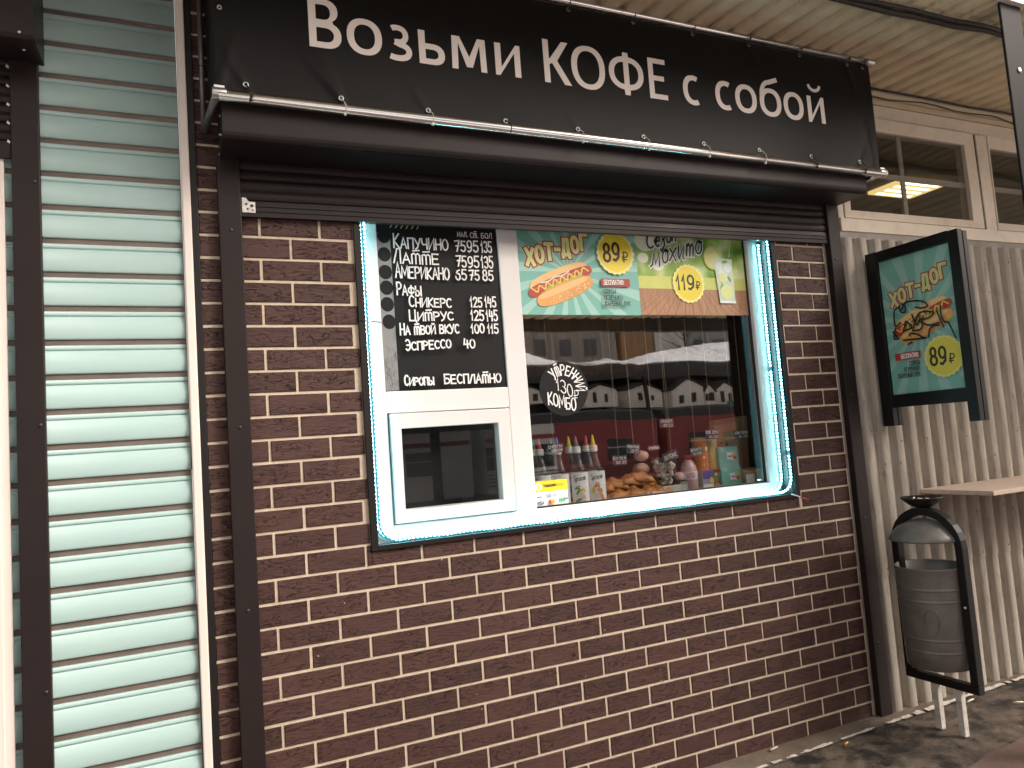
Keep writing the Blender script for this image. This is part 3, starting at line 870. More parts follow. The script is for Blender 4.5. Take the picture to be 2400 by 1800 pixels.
def hotdog(mb, cu, cv, L, a, mp, lay, flip=1):
    """bun, sausage, lettuce and mustard; L = half length, a = tilt"""
    ca, sa = math.cos(a), math.sin(a)
    def T(x, y): return (cu + flip * (x * ca - y * sa) * L, cv + (x * sa + y * ca) * L)
    m2 = lambda u, v, n: mp(*T(u, v), n)
    def blob(x, y, rx, ry, p=2.6, n=36):
        P = []
        for i in range(n):
            t = 2 * PI * i / n
            c, s_ = math.cos(t), math.sin(t)
            P.append((x + rx * math.copysign(abs(c) ** (2 / p), c), y + ry * math.copysign(abs(s_) ** (2 / p), s_)))
        mb.poly([m2(q[0], q[1], lay()) for q in P[:1]] and [m2(q[0], q[1], lay.n) for q in P], [tuple(range(n))])
    mb.use(M_BUNL); blob(.0, .20, .90, .22)
    mb.use(M_SAUS); blob(0, .08, 1.0, .17, 3.2)
    mb.use(flat('print_sausage_shine', (.60, .16, .08), .45)); blob(-.05, .15, .8, .025, 3)
    mb.use(M_LETT)
    ribbon(mb, [(-.5 + .06 * k, .02 + .035 * (-1) ** k) for k in range(20)], .075, m2, lay())
    mb.use(flat('print_mustard', (.85, .60, .12), .45))
    ribbon(mb, smooth_pts([(-.85 + .115 * k, .12 + .065 * (-1) ** k) for k in range(16)], 4), .036, m2, lay())
    mb.use(M_WHITE); ribbon(mb, smooth_pts([(-.55 + .22 * k, .22 + .02 * (-1) ** k) for k in range(5)], 4), .03, m2, lay())
    mb.use(M_BUN); blob(.02, -.19, .88, .23)
    mb.use(M_BUNL); blob(.0, -.10, .78, .085)
    mb.use(flat('print_sesame', (.90, .78, .52), .5))
    for k in range(46):
        x = random.uniform(-.6, .75); y = random.uniform(-.37, -.2)
        if (x / .85) ** 2 + ((y + .19) / .24) ** 2 < .9:
            disc(mb, x, y, .017, .010, m2, lay(), 7, a0=random.uniform(0, 3))

# hot dog poster in the window
mb = MB(); lay = Lay(); mp = on_wall(.1040)
mb.use(M_TEAL); rect(mb, 1.0505, 1.664, 1.980, 2.55, mp, lay())
mb.use(M_TEAL2); rays(mb, 1.0505, 1.664, 1.980, 2.55, (1.30, 2.17), 17, mp, lay(), .1)
title(mb, 1.102, 1.405, 2.198, 2.283, .068, mp, lay, M_RED, M_LIME)
hotdog(mb, 1.262, 2.115, .172, R(21), mp, lay)
badge(mb, 1.546, 2.262, .098, mp, lay, M_YEL, M_YELP)
mb.use(M_DKBR); write(mb, '89', 1.482, 1.566, 2.224, 2.232, .080, .0125, mp, lay, gap=.3); write(mb, '₽', 1.580, 1.611, 2.224, 2.226, .045, .0065, mp, lay)
mb.use(M_RED); rect(mb, 1.458, 1.609, 2.109, 2.144, mp, lay())
mb.use(M_WHITE); write(mb, 'БЕСПЛАТНО:', 1.472, 1.578, 2.117, 2.118, .020, .0038, mp, lay)
mb.use(M_DKGR)
for (t, a, b_, v) in (('СОУСЫ', 1.465, 1.528, 2.076), ('ОГУРЧИКИ', 1.465, 1.561, 2.047), ('ЖАРЕНЫЙ ЛУК', 1.464, 1.599, 2.020)):
    write(mb, t, a, b_, v, v + .001, .0185, .0032, mp, lay)
tag(mb.build('hot_dog_poster'), 'teal sunburst hot dog poster hung in the top of the window beside the mullion', 'poster')

# mojito poster
def mojito_material():
    m = bpy.data.materials.new('print_summer_garden'); m.use_nodes = True
    n, l = m.node_tree.nodes, m.node_tree.links
    tc = n.new('ShaderNodeTexCoord'); no = n.new('ShaderNodeTexNoise'); no.inputs['Scale'].default_value = 9; no.inputs['Detail'].default_value = 1.5
    l.new(tc.outputs['Object'], no.inputs['Vector'])
    cr = n.new('ShaderNodeValToRGB'); e = cr.color_ramp.elements
    e[0].position = .32; e[0].color = (.10, .26, .03, 1); e[1].position = .66; e[1].color = (.66, .70, .36, 1)
    k = e.new(.48); k.color = (.30, .46, .07, 1)
    l.new(no.outputs[0], cr.inputs[0]); l.new(cr.outputs[0], n['Principled BSDF'].inputs['Base Color'])
    n['Principled BSDF'].inputs['Roughness'].default_value = .45
    return m
mb = MB(); lay = Lay(); mp = on_wall(.1040)
mb.use(mojito_material()); rect(mb, 1.6645, 2.3015, 1.982, 2.55, mp, lay())
mb.use(flat('print_pale_lawn', (.58, .62, .16), .5, var=.1, scale=6)); rect(mb, 1.6645, 2.3015, 2.106, 2.165, mp, lay())
mb.use(flat('print_light_spot', (.78, .82, .66), .5))
for (u, v, r) in ((1.72, 2.33, .06), (1.78, 2.22, .035), (1.70, 2.25, .03)): disc(mb, u, v, r, r * .8, mp, lay())
mb.use(flat('print_planks', (.42, .215, .115), .5, var=.25, scale=10, stretch=(9, 1, 1))); rect(mb, 1.6645, 2.3015, 1.982, 2.106, mp, lay())
mb.use(flat('print_plank_joint', (.14, .06, .035), .5))
for k in range(-15, 17):
    t = 1.96 + k * .022; bt = 1.96 + k * .052
    P = clip([(t - .0006, 2.106), (t + .0006, 2.106), (bt + .0016, 1.982), (bt - .0016, 1.982)], 1.665, 2.301, 1.982, 2.106)
    if len(P) > 2: mb.poly([mp(p[0], p[1], lay()) for p in P[:0]] + [mp(p[0], p[1], lay.n + 1) for p in P], [tuple(range(len(P)))])
lay(); lay()
for col, w in ((M_WHITE, .020), (M_DKGR, .0085)):
    mb.use(col)
    write(mb, 'Сезон'[0], 1.722, 1.765, 2.297, 2.30, .075, w, mp, lay, slant=.15)
    write(mb, 'езон', 1.772, 1.895, 2.306, 2.345, .075, w, mp, lay, slant=.15)
    write(mb, 'мохи', 1.742, 1.930, 2.214, 2.262, .095, w, mp, lay, slant=.15)
    write(mb, 'mо', 1.945, 2.040, 2.268, 2.290, .095, w, mp, lay, slant=.15)
badge(mb, 1.944, 2.132, .092, mp, lay, M_YEL, M_YELP)
mb.use(M_DKGR); write(mb, '119', 1.874, 1.975, 2.104, 2.106, .066, .0105, mp, lay, gap=.25); write(mb, '₽', 1.986, 2.010, 2.105, 2.106, .038, .006, mp, lay)
mb.use(flat('print_lime_rind', (.62, .66, .20), .5)); disc(mb, 2.098, 2.262, .052, .058, mp, lay())
mb.use(flat('print_lime_flesh', (.80, .72, .30), .5)); disc(mb, 2.098, 2.262, .043, .049, mp, lay())
mb.use(flat('print_glass', (.62, .68, .52), .4)); fill(mb, [[(2.104, 2.266), (2.216, 2.258), (2.216, 2.045), (2.122, 2.045)]], mp, lay())
mb.use(flat('print_ice', (.76, .80, .74), .4))
for (u, v, r) in ((2.135, 2.225, .024), (2.185, 2.215, .026), (2.165, 2.17, .022), (2.145, 2.19, .02)): disc(mb, u, v, r, r, mp, lay(), 6)
mb.use(flat('print_mint_leaf', (.22, .40, .08), .5))
for (u, v, a) in ((2.15, 2.15, .6), (2.19, 2.16, 2.2), (2.17, 2.245, .2), (2.14, 2.12, 1.2)): disc(mb, u, v, .018, .008, mp, lay(), 10, a0=a)
mb.use(flat('print_lime_wedge', (.74, .76, .34), .5)); disc(mb, 2.17, 2.095, .040, .036, mp, lay()); disc(mb, 2.15, 2.165, .024, .024, mp, lay())
mb.use(M_WHITE); rect(mb, 2.121, 2.217, 2.040, 2.052, mp, lay()); ribbon(mb, [(2.20, 2.27), (2.215, 2.345)], .003, mp, lay())
tag(mb.build('mojito_poster'), 'green mojito poster with planks and a lime glass in the upper right of the window', 'poster')

# round sticker
mb = MB(); lay = Lay(); mp = on_wall(.1035)
mb.use(M_BOARD); disc(mb, 1.233, 1.658, .118, .118, mp, lay(), 48)
mb.use(M_CHALK)
def arc_word(text, r, a0, a1, h, w):
    for i, c in enumerate(text):
        a = R(a0 + (a1 - a0) * i / (len(text) - 1))
        cx, cy = 1.233 + r * math.sin(a), 1.658 + r * math.cos(a)
        def rot(p, a=a, cx=cx, cy=cy): return (cx + p[0] * math.cos(a) + p[1] * math.sin(a), cy - p[0] * math.sin(a) + p[1] * math.cos(a))
        write(mb, c, -h * .23, h * .23, -h / 2, -h / 2, h, w, mp, lay, jit=.04, rot=rot)
arc_word('УтРЕННИЙ', .080, -38, 92, .042, .0058)
write(mb, '130', 1.196, 1.272, 1.640, 1.628, .052, .0048, mp, lay, jit=.04, rot=lambda p: (p[0], p[1] - (p[0] - 1.2) * .35 + .012))
write(mb, '₽', 1.276, 1.300, 1.605, 1.600, .042, .0030, mp, lay, jit=.03)
write(mb, 'КОМБО', 1.150, 1.282, 1.592, 1.556, .050, .0062, mp, lay, jit=.05)
tag(mb.build('round_sticker'), 'round black chalk sticker about the morning combo stuck on the window pane', 'sticker')

# bank card sticker
mb = MB(); lay = Lay(); mp = on_wall(.1038)
mb.use(M_WHITE); rect(mb, 1.052, 1.212, 1.1665, 1.274, mp, lay())
mb.use(flat('print_sun_yellow', (.88, .62, .03), .4)); rect(mb, 1.052, 1.212, 1.228, 1.274, mp, lay())
mb.use(flat('print_silver', (.62, .60, .56), .4)); disc(mb, 1.076, 1.2505, .0155, .0165, mp, lay())
mb.use(flat('print_sun_yellow', (.88, .62, .03), .4)); disc(mb, 1.076, 1.2485, .006, .008, mp, lay(), 10)
mb.use(M_INK); write(mb, 'ТИНЬКОФФ', 1.098, 1.156, 1.2465, 1.2475, .010, .0021, mp, lay)
mb.use(flat('print_faint_ink', (.35, .27, .08), .4)); write(mb, 'БАНК', 1.161, 1.194, 1.2478, 1.248, .009, .0013, mp, lay)
mb.use(flat('print_grey_ink', (.25, .25, .30), .4)); write(mb, 'ЗДЕСЬ!', 1.105, 1.160, 1.205, 1.206, .013, .0015, mp, lay); ribbon(mb, [(1.064, 1.208), (1.084, 1.208)], .004, mp, lay())
mb.use(flat('print_navy', (.03, .04, .16), .4)); write(mb, 'VISA', 1.060, 1.092, 1.176, 1.177, .0125, .0028, mp, lay, slant=.2)
mb.use(flat('print_signal_red', (.75, .04, .02), .4)); disc(mb, 1.124, 1.184, .0088, .009, mp, lay())
mb.use(flat('print_orange', (.90, .36, .02), .4)); disc(mb, 1.135, 1.184, .0088, .009, mp, lay())
mb.use(flat('print_leaf_green', (.06, .42, .12), .4)); write(mb, 'МИР', 1.166, 1.197, 1.1815, 1.1825, .012, .0036, mp, lay)
mb.use(flat('print_blue', (.05, .25, .70), .4)); rect(mb, 1.198, 1.207, 1.189, 1.195, mp, lay())
tag(mb.build('card_payment_sticker'), 'yellow and white card payment sticker in the lower left corner of the window', 'sticker')

# ================================================================== GOODS IN THE WINDOW
ZC = 1.148
M_CLEARP = clear('clear_bottle_plastic', tint=(0.90, 0.89, 0.87), r0=0.05, rough=0.12)
M_CAPW = mat('white_cap_plastic', (.78, .74, .70), .4)
M_SYRUP = clear('thin_syrup', tint=(.80, .74, .66), r0=.02, rough=.2)
def bottle(x, y, tipm, label, art, kink=0.0):
    t = thing('syrup_bottle', label, 'bottle', 'clear syrup bottles on the counter')
    b_ = MB(); r = .0425
    b_.lathe([(.03, ZC + .001), (r, ZC + .006), (r, ZC + .148), (r * .94, ZC + .160), (.026, ZC + .200), (.018, ZC + .222), (.017, ZC + .232)], (x, y, 0), 22)
    b_.build('bottle_body', M_CLEARP, t)
    c = MB(); c.lathe([(.0185, ZC + .228), (.0190, ZC + .230), (.0190, ZC + .254), (.0175, ZC + .257), (.004, ZC + .257)], (x, y, 0), 18); c.build('cap', M_CAPW, t)
    n = MB(); n.lathe([(.0115, ZC + .256), (.0125, ZC + .262), (.0095, ZC + .266), (.0115, ZC + .270), (.0080, ZC + .274), (.0070, ZC + .290), (.0035, ZC + .302), (.0012, ZC + .305)], (x, y, 0), 12); n.build('nozzle', tipm, t)
    lb = MB(); lay = Lay()
    rr = r + .0008
    def cyl(u, v, n): a = u / rr - PI / 2; q = rr + n * .00008; return (x + q * math.cos(a), y + q * math.sin(a), ZC + v)
    lb.use(M_WHITE)
    N = 16; hw = .060
    V = []; F = []
    for i in range(N + 1):
        u = -hw + 2 * hw * i / N
        V += [cyl(u, .006, 0), cyl(u, .142, 0)]
    for i in range(N): F.append((2 * i, 2 * i + 2, 2 * i + 3, 2 * i + 1))
    lb.poly(V, F)
    sh = -.018                                    # the print faces the street side
    lb.use(M_INK); write(lb, 'Spoom', sh - .028, sh + .028, .105, .110, .024, .0026, cyl, lay, slant=.15)
    lb.use(flat('print_grey_ink', (.25, .25, .30), .4)); ribbon(lb, [(sh - .004, .094), (sh + .022, .095)], .003, cyl, lay())
    for (m, u, v, ru, rv, a) in art:
        lb.use(m); disc(lb, sh + u, v, ru, rv, cyl, lay(), 12, a0=a)
    lb.build('paper_label', None, t)
    return t
A_LEAF = flat('print_fresh_green', (.16, .34, .06), .5); A_ORG = flat('print_papaya', (.72, .25, .06), .5); A_YEL = flat('print_pineapple', (.80, .55, .08), .5); A_PNK = flat('print_pale_pink', (.80, .55, .48), .5)
art1 = [(A_LEAF, -.012, .078, .015, .005, .5), (A_LEAF, -.004, .070, .014, .005, -.5), (A_LEAF, -.010, .058, .014, .005, .9), (A_YEL, .012, .062, .013, .013, 0), (A_PNK, .014, .036, .010, .010, 0), (A_LEAF, -.006, .024, .013, .006, .3), (A_LEAF, -.012, .016, .012, .005, -.4), (A_ORG, .012, .012, .012, .008, 0)]
art2 = [(A_ORG, .0, .082, .013, .010, .8), (A_ORG, -.004, .070, .017, .009, .2), (A_ORG, .012, .058, .014, .010, -.7), (A_YEL, -.02, .056, .009, .013, 0), (A_ORG, .018, .034, .013, .008, -1.2), (A_PNK, .004, .034, .011, .012, 0), (A_ORG, .022, .016, .010, .012, 0), (A_YEL, .004, .009, .012, .006, 0)]
tips = {k: mat(k + '_nozzle', c, .35) for k, c in dict(red=(.62, .05, .04), yellow=(.80, .62, .02), lime=(.55, .62, .03), green=(.03, .16, .09), blue=(.10, .16, .50), rose=(.30, .12, .11)).items()}
bottle(1.141, .205, tips['red'], 'clear syrup bottle with red nozzle nearest the mullion, above the bank sticker', art2)
bottle(1.229, .205, tips['blue'], 'clear syrup bottle with blue nozzle under the first hanging tag', art1)
bottle(1.325, .205, tips['rose'], 'clear syrup bottle with dull rose nozzle and green leaf label', art1)
bottle(1.412, .205, tips['yellow'], 'clear syrup bottle with yellow nozzle beside the pastry tray', art2)
bottle(1.160, .305, tips['green'], 'green nozzle syrup bottle standing behind the red nozzle one', art1)
bottle(1.250, .305, tips['green'], 'green nozzle syrup bottle standing behind the blue nozzle one', art2)
bottle(1.343, .305, tips['lime'], 'lime nozzle syrup bottle standing behind the rose nozzle one', art1)
bottle(1.434, .305, tips['red'], 'red nozzle syrup bottle standing behind the yellow nozzle one', art2)

# pastries on a tray
M_PASTRY = mat('golden_pastry', (.52, .19, .05), .5, var=.4, scale=22, bump=.6, bscale=60, stain=(.72, .46, .16), stain_scale=18, stain_amt=.8)
tray = MB(); tray.box(1.50, 1.80, .145, .36, ZC + .001, ZC + .010)
for k in range(14):
    tray.box(1.50 + k * .0213, 1.516 + k * .0213, .141, .145, ZC + .001, ZC + .016)
tag(tray.build('pastry_tray', M_WHITE), 'white paper lined tray under the heap of golden pastries', 'tray')
plist = [(1.505, .19, .03, 0.1, 'golden puff pastry at the bottle end of the tray'), (1.585, .185, .032, -.2, 'golden puff pastry in the middle of the tray front'), (1.67, .19, .032, .25, 'golden puff pastry before the wrapped buns'), (1.735, .185, .026, -.1, 'yellow puff pastry at the sign end of the tray front'),
         (1.49, .235, .062, .5, 'puff pastry leaning at the bottle end of the heap'), (1.70, .235, .070, .15, 'puff pastry high on the heap under the wrapped buns'), (1.655, .215, .098, -.25, 'uppermost puff pastry at the crest of the heap'),
         (1.55, .27, .045, .3, 'browner puff pastry on the back row beside the bottles'), (1.64, .27, .048, -.3, 'browner puff pastry in the middle of the back row'), (1.60, .225, .085, .2, 'puff pastry on top of the heap'), (1.525, .23, .078, -.35, 'puff pastry on top of the heap over the bottle end')]
for i, (x, y, zz, a, lb) in enumerate(plist):
    p = MB()
    n = 9
    V = []; F = []
    for iu in range(n):
        for iv in range(n):
            u, v = iu / (n - 1) * 2 - 1, iv / (n - 1) * 2 - 1
            e = 1 - max(abs(u), abs(v)) ** 3
            V.append((u * .066 * (1 - .12 * v * v), v * .046 * (1 - .12 * u * u), .030 * e ** .7 + .007 * math.sin(v * 9 + u * 3 + i) * e + .006 * math.sin(u * 7 + i) * e + .007 * (1 if abs(u - v * .4) < .3 else 0) * e))
    nb = len(V)
    V += [(q[0], q[1], -.004) for q in V[:nb]]
    for iu in range(n - 1):
        for iv in range(n - 1):
            k = iu * n + iv
            F += [(k, k + 1, k + n + 1, k + n)]
    p.poly(V[:nb], F, True)
    ca, sa = math.cos(a), math.sin(a)
    p.f = lambda px, py, pz, ca=ca, sa=sa, x=x, y=y, zz=zz: (x + px * ca - py * sa, y + px * sa + py * ca, ZC + zz - .018 + pz + px * .12 * (1 if zz < .06 else -1))
    o = p.build('puff_pastry', M_PASTRY); so = o.modifiers.new('thick', 'SOLIDIFY'); so.thickness = .012
    tag(o, lb, 'pastry', 'puff pastries on the tray')
M_BUNPINK = mat('wrapped_bun', (.66, .42, .32), .28, var=.2, scale=14, bump=.5, bscale=40)
for (x, z, r, lb) in ((1.705, .125, .042, 'pale wrapped bun lying on the pastry heap'), (1.712, .188, .036, 'pale wrapped bun stacked uppermost beside the dark tags')):
    p = MB(); p.ball((x, .275, ZC + z), r, .035, r * .72, 14, 9, .03); tag(p.build('wrapped_bun', M_BUNPINK), lb, 'bun', 'wrapped buns')
B(1.64, 1.78, .245, .33, ZC + .011, ZC + .098).build('bun_box', mat('pinkish_card', (.45, .24, .18), .6, var=.2, scale=20), None, .004)
tag(bpy.data.objects['bun_box'], 'brownish card box behind the pastries carrying the wrapped buns', 'box')
# clear cup of marshmallows
t = thing('sweets_cup', 'clear plastic cup filled with pale sweets behind the black tag', 'cup')
c = MB(); c.lathe([(.045, ZC + .045), (.060, ZC + .175), (.061, ZC + .178)], (1.785, .20, 0), 24); c.build('cup_wall', M_CLEARP, t)
c = MB()
for k in range(60):
    a = random.random() * 2 * PI; zz = random.random(); rr = (.038 + .014 * zz) * math.sqrt(random.random())
    c.ball((1.785 + rr * math.cos(a), .20 + rr * math.sin(a), ZC + .055 + zz * .10), .012, .012, .010, 7, 5, .1)
c.build('sweets', mat('pale_sweets', (.72, .62, .52), .5, var=.15, scale=30), t)
B(1.735, 1.842, .155, .25, ZC + .001, ZC + .044).build('sweets_box', mat('pale_box_card', (.55, .53, .47), .6, var=.1, scale=12), None, .003)
tag(bpy.data.objects['sweets_box'], 'pale low carton under the clear cup of sweets', 'box')
# small round biscuit and grey price block
p = MB(); p.ball((1.862, .20, ZC + .078), .028, .028, .022, 14, 8); tag(p.build('pink_cake', mat('pink_icing', (.72, .44, .42), .45)), 'small pink round cake between the cup and the pink bottle', 'cake')
mb = MB(); mb.box(1.842, 1.885, .165, .22, ZC + .001, ZC + .052); mb.use(M_BOARDGREY); lay = Lay()
mb2 = MB(); mb2.use(mat('grey_green_card', (.25, .26, .22), .6)); mb2.box(1.842, 1.885, .165, .22, ZC + .001, ZC + .055); mb2.use(M_CHALK); write(mb2, '60', 1.850, 1.876, ZC + .018, ZC + .018, .022, .003, on_wall(.1648), lay)
tag(mb2.build('price_block'), 'small grey price block with chalk digits before the pink cake', 'price block')
# pink bottle
t = thing('pink_bottle', 'rounded pink drink bottle with pale label and red lid', 'bottle')
c = MB(); x, y = 1.918, .195
c.lathe([(.030, ZC + .001), (.039, ZC + .008), (.039, ZC + .105), (.036, ZC + .122), (.026, ZC + .142), (.016, ZC + .152), (.014, ZC + .156)], (x, y, 0), 24); c.build('bottle_body', mat('pink_drink', (.62, .38, .36), .18, coat=.4), t)
c = MB(); c.lathe([(.0398, ZC + .062), (.0400, ZC + .063), (.0400, ZC + .098), (.0398, ZC + .099)], (x, y, 0), 24); c.build('paper_label', mat('pale_pink_label', (.80, .64, .66), .5), t)
lb = MB(); lay = Lay(); rr = .0404
def cyl(u, v, n): a = u / rr - PI / 2; q = rr + n * .0001; return (x + q * math.cos(a), y + q * math.sin(a), ZC + v)
lb.use(flat('print_cherry', (.55, .07, .10), .5)); write(lb, 'САНТА', -.036, .004, .080, .081, .013, .0022, cyl, lay); write(lb, 'БРЕМОР', -.036, .004, .068, .069, .008, .0015, cyl, lay)
lb.build('label_print', None, t)
c = MB(); c.lathe([(.017, ZC + .154), (.018, ZC + .156), (.018, ZC + .172), (.016, ZC + .175), (.003, ZC + .175)], (x, y, 0), 16); c.build('lid', mat('red_lid', (.50, .03, .03), .35), t)
# tall crisp tubes standing on cartons
def tube_can(x, y, r, z0, z1, m, lid, name, label, cat, stripe=None, extra=None):
    t = thing(name, label, cat)
    c = MB(); c.lathe([(r * .97, z0), (r, z0 + .004), (r, z1 - .01), (r * 1.03, z1 - .008), (r * 1.03, z1 - .002)], (x, y, 0), 24); c.build('can_body', m, t)
    c = MB(); c.lathe([(r * 1.04, z1 - .012), (r * 1.05, z1 - .010), (r * 1.05, z1), (r * .3, z1 + .0005)], (x, y, 0), 24); c.build('lid', lid, t)
    lb = MB(); lay = Lay(); rr = r + .0006
    def cyl(u, v, n): a = u / rr - PI / 2; q = rr + n * .0001; return (x + q * math.cos(a), y + q * math.sin(a), v)
    if extra: extra(lb, cyl, lay)
    lb.build('label_print', None, t)
def ex1(lb, cyl, lay):
    lb.use(M_WHITE); disc(lb, .012, 1.345, .009, .012, cyl, lay(), 12); rect(lb, -.012, .012, 1.263, 1.280, cyl, lay()); disc(lb, -.008, 1.305, .006, .006, cyl, lay(), 8); disc(lb, .030, 1.305, .012, .022, cyl, lay(), 12)
def ex2(lb, cyl, lay):
    lb.use(M_WHITE)
    for k in range(7): ribbon(lb, [(-.030, 1.262 + k * .018), (.022, 1.290 + k * .018)], .0055, cyl, lay())
    lb.use(flat('print_lemon', (.72, .60, .18), .5)); disc(lb, -.010, 1.325, .016, .024, cyl, lay(), 14)
tube_can(2.027, .235, .036, 1.243, 1.402, mat('orange_foil', (.80, .22, .02), .35), mat('orange_lid', (.75, .35, .12), .4), 'crisp_tube', 'tall orange crisp tube standing on the purple carton', 'crisp tube', extra=ex1)
tube_can(2.096, .235, .027, 1.243, 1.390, mat('gold_foil', (.70, .48, .16), .4), mat('gold_lid', (.75, .60, .35), .4), 'crisp_tube', 'slim yellow striped crisp tube on the green and red carton', 'crisp tube', extra=ex2)
def carton(x0, x1, y0, y1, z0, z1, cols, name, label, cat, group=None):
    c = MB(); lay = Lay(); mp = on_wall(y0 - .0002)
    c.use(cols[0][0]); c.box(x0, x1, y0, y1, z0, z1)
    for (m, a, b_, cc, d, kind) in cols[1:]:
        c.use(m)
        if kind == 'r': rect(c, x0 + a * (x1 - x0), x0 + b_ * (x1 - x0), z0 + cc * (z1 - z0), z0 + d * (z1 - z0), mp, lay())
        else: disc(c, x0 + a * (x1 - x0), z0 + b_ * (z1 - z0), cc * (x1 - x0), d * (x1 - x0), mp, lay(), 14)
    o = c.build(name, None, None)
    return tag(o, label, cat, group)
P_PUR = flat('print_purple', (.14, .09, .36), .4); P_OLV = flat('print_olive', (.22, .27, .10), .4)
carton(2.002, 2.063, .20, .27, ZC + .001, 1.2425, [(M_WHITE,), (P_PUR, 0, 1, .55, 1, 'r'), (flat('print_lilac', (.40, .34, .60), .4), 0, 1, .3, .55, 'r'), (A_YEL, .85, .45, .22, .30, 'd')], 'drink_carton', 'purple and white carton supporting the orange crisp tube', 'carton')
carton(2.068, 2.124, .20, .27, ZC + .001, 1.2425, [(P_OLV,), (M_RED, 0, 1, .85, 1, 'r'), (M_WHITE, .6, .75, .6, .8, 'r'), (flat('print_coral', (.75, .22, .18), .4), 0, 1, 0, .30, 'r'), (M_WHITE, .25, .75, .12, .10, 'd')], 'drink_carton', 'olive and red carton supporting the slim yellow tube', 'carton')
M_TBOX = mat('teal_box_card', (.20, .50, .43), .4, var=.06, scale=20)
bar = [(M_TBOX,), (flat('print_pale_box', (.36, .62, .56), .4), .12, .28, .80, .97, 'r'), (M_WHITE, .42, .70, .38, .72, 'r'), (flat('print_cherry', (.55, .07, .10), .5), .82, .45, .09, .08, 'd'), (A_YEL, .78, .66, .08, .08, 'd'), (A_ORG, .74, .50, .06, .05, 'd'), (M_WHITE, .72, .36, .06, .03, 'd'), (flat('print_cherry', (.55, .07, .10), .5), .47, .66, .50, .56, 'r')]
carton(2.103, 2.220, .192, .275, 1.247, 1.347, bar, 'fruit_bar_box', 'upper teal fruit bar box of the two stacked by paper bags', 'box', 'stacked teal boxes')
carton(2.104, 2.224, .186, .275, ZC + .001, 1.2465, bar, 'fruit_bar_box', 'lower teal fruit bar box standing on the counter', 'box', 'stacked teal boxes')
# brown paper bags
M_KRAFT = mat('kraft_paper', (.58, .37, .20), .7, var=.12, scale=10, bump=.5, bscale=25)
def bag(pts, y, th, name, label, leaf=None):
    c = MB()
    n = len(pts); c.use(M_KRAFT)
    cx = sum(p[0] for p in pts) / n; cz = sum(p[1] for p in pts) / n
    fr = [(p[0], y + .006, p[1]) for p in pts] + [(cx + (p[0] - cx) * .72, y - th * .35, cz + (p[1] - cz) * .72) for p in pts] + [(p[0], y + th, p[1]) for p in pts]
    F = [tuple(range(n, 2 * n)), tuple(range(2 * n, 3 * n))]
    for i in range(n):
        k = (i + 1) % n
        F += [(i, k, n + k, n + i), (i, k, 2 * n + k, 2 * n + i)]
    c.poly(fr, F)
    if leaf:
        lay = Lay(); mp = on_wall(y - th * .36)
        c.use(A_LEAF); disc(c, leaf[0] + .004, leaf[1] + .012, .010, .004, mp, lay(), 10, a0=1.2); disc(c, leaf[0] + .02, leaf[1] + .006, .012, .005, mp, lay(), 10, a0=.4)
        c.use(flat('print_cocoa', (.12, .04, .02), .5)); disc(c, leaf[0] - .01, leaf[1], .010, .004, mp, lay(), 10, a0=-.3); disc(c, leaf[0] + .022, leaf[1] - .008, .010, .006, mp, lay(), 10, a0=-.3)
    o = c.build(name)
    o.modifiers.new('bevel', 'BEVEL').width = .004
    return tag(o, label, 'paper bag', 'brown paper bags')
bag([(2.175, 1.15), (2.245, 1.15), (2.45, 1.16), (2.448, 1.30), (2.458, 1.497), (2.240, 1.482)], .36, .05, 'paper_bag', 'tallest brown paper bag standing in the far window corner')
bag([(2.185, 1.15), (2.345, 1.15), (2.345, 1.44), (2.34, 1.467), (2.178, 1.455)], .30, .04, 'paper_bag', 'brown paper bag with a leaf print behind the teal boxes', (2.215, 1.365))
bag([(2.236, 1.149), (2.372, 1.149), (2.372, 1.215), (2.355, 1.232), (2.240, 1.228)], .20, .07, 'paper_bag', 'low folded paper bag lying beside the teal boxes')
mb = MB(); mb.use(M_WHITE); mb.box(2.227, 2.280, .1560, .1570, 1.158, 1.205); tag(mb.build('white_note'), 'small white note leaning on the low folded paper bag', 'note')

# hanging price tags
M_STRING = mat('pale_string', (.50, .38, .26), .8)
TAGB = [('СИРОПЫ', 'БЕСПЛАТНО', 1.185, .150, (1.154, 1.231, 1.385, 1.424), .06, 'dark tag about free syrups hanging above the blue nozzle bottle'),
        ('БУЛКА', '50 35', 1.511, .155, (1.477, 1.554, 1.308, 1.351), -.02, 'maroon tag hanging lowest, over the pastries by the bottles'),
        ('ПОНЧИК', '35', 1.604, .17, (1.566, 1.638, 1.354, 1.396), -.10, 'slate tag hanging in front of the wrapped buns'),
        ('СЛОЙКА', '', 1.713, .16, (1.675, 1.742, 1.360, 1.383), -.02, 'small maroon tag on an orange string beside the buns'),
        ('ЛАТОНС', '', 1.792, .145, (1.742, 1.828, 1.305, 1.350), .26, 'black tilted tag hanging before the cup of sweets'),
        ('СНИКЕРС', '50', 1.815, .19, (1.773, 1.852, 1.460, 1.503), -.03, 'uppermost maroon tag hanging over the cup of sweets'),
        ('БОУНТИ', 'В СОКЕ', 1.948, .165, (1.915, 1.988, 1.318, 1.358), .10, 'maroon tag hanging over the pink bottle'),
        ('КОФЕ ЗЕРНО', '80 200', 2.063, .18, (2.025, 2.105, 1.389, 1.437), -.02, 'maroon tag hanging over the slim yellow tube'),
        ('КОФЕ ЗЕРНО', '90 100', 2.266, .18, (2.202, 2.287, 1.380, 1.423), .02, 'slate tag hanging in front of the paper bags')]
M_TAGR = mat('maroon_card', (.085, .028, .026), .6, var=.2, scale=20); M_TAGK = mat('slate_card', (.028, .032, .032), .6, var=.2, scale=20)
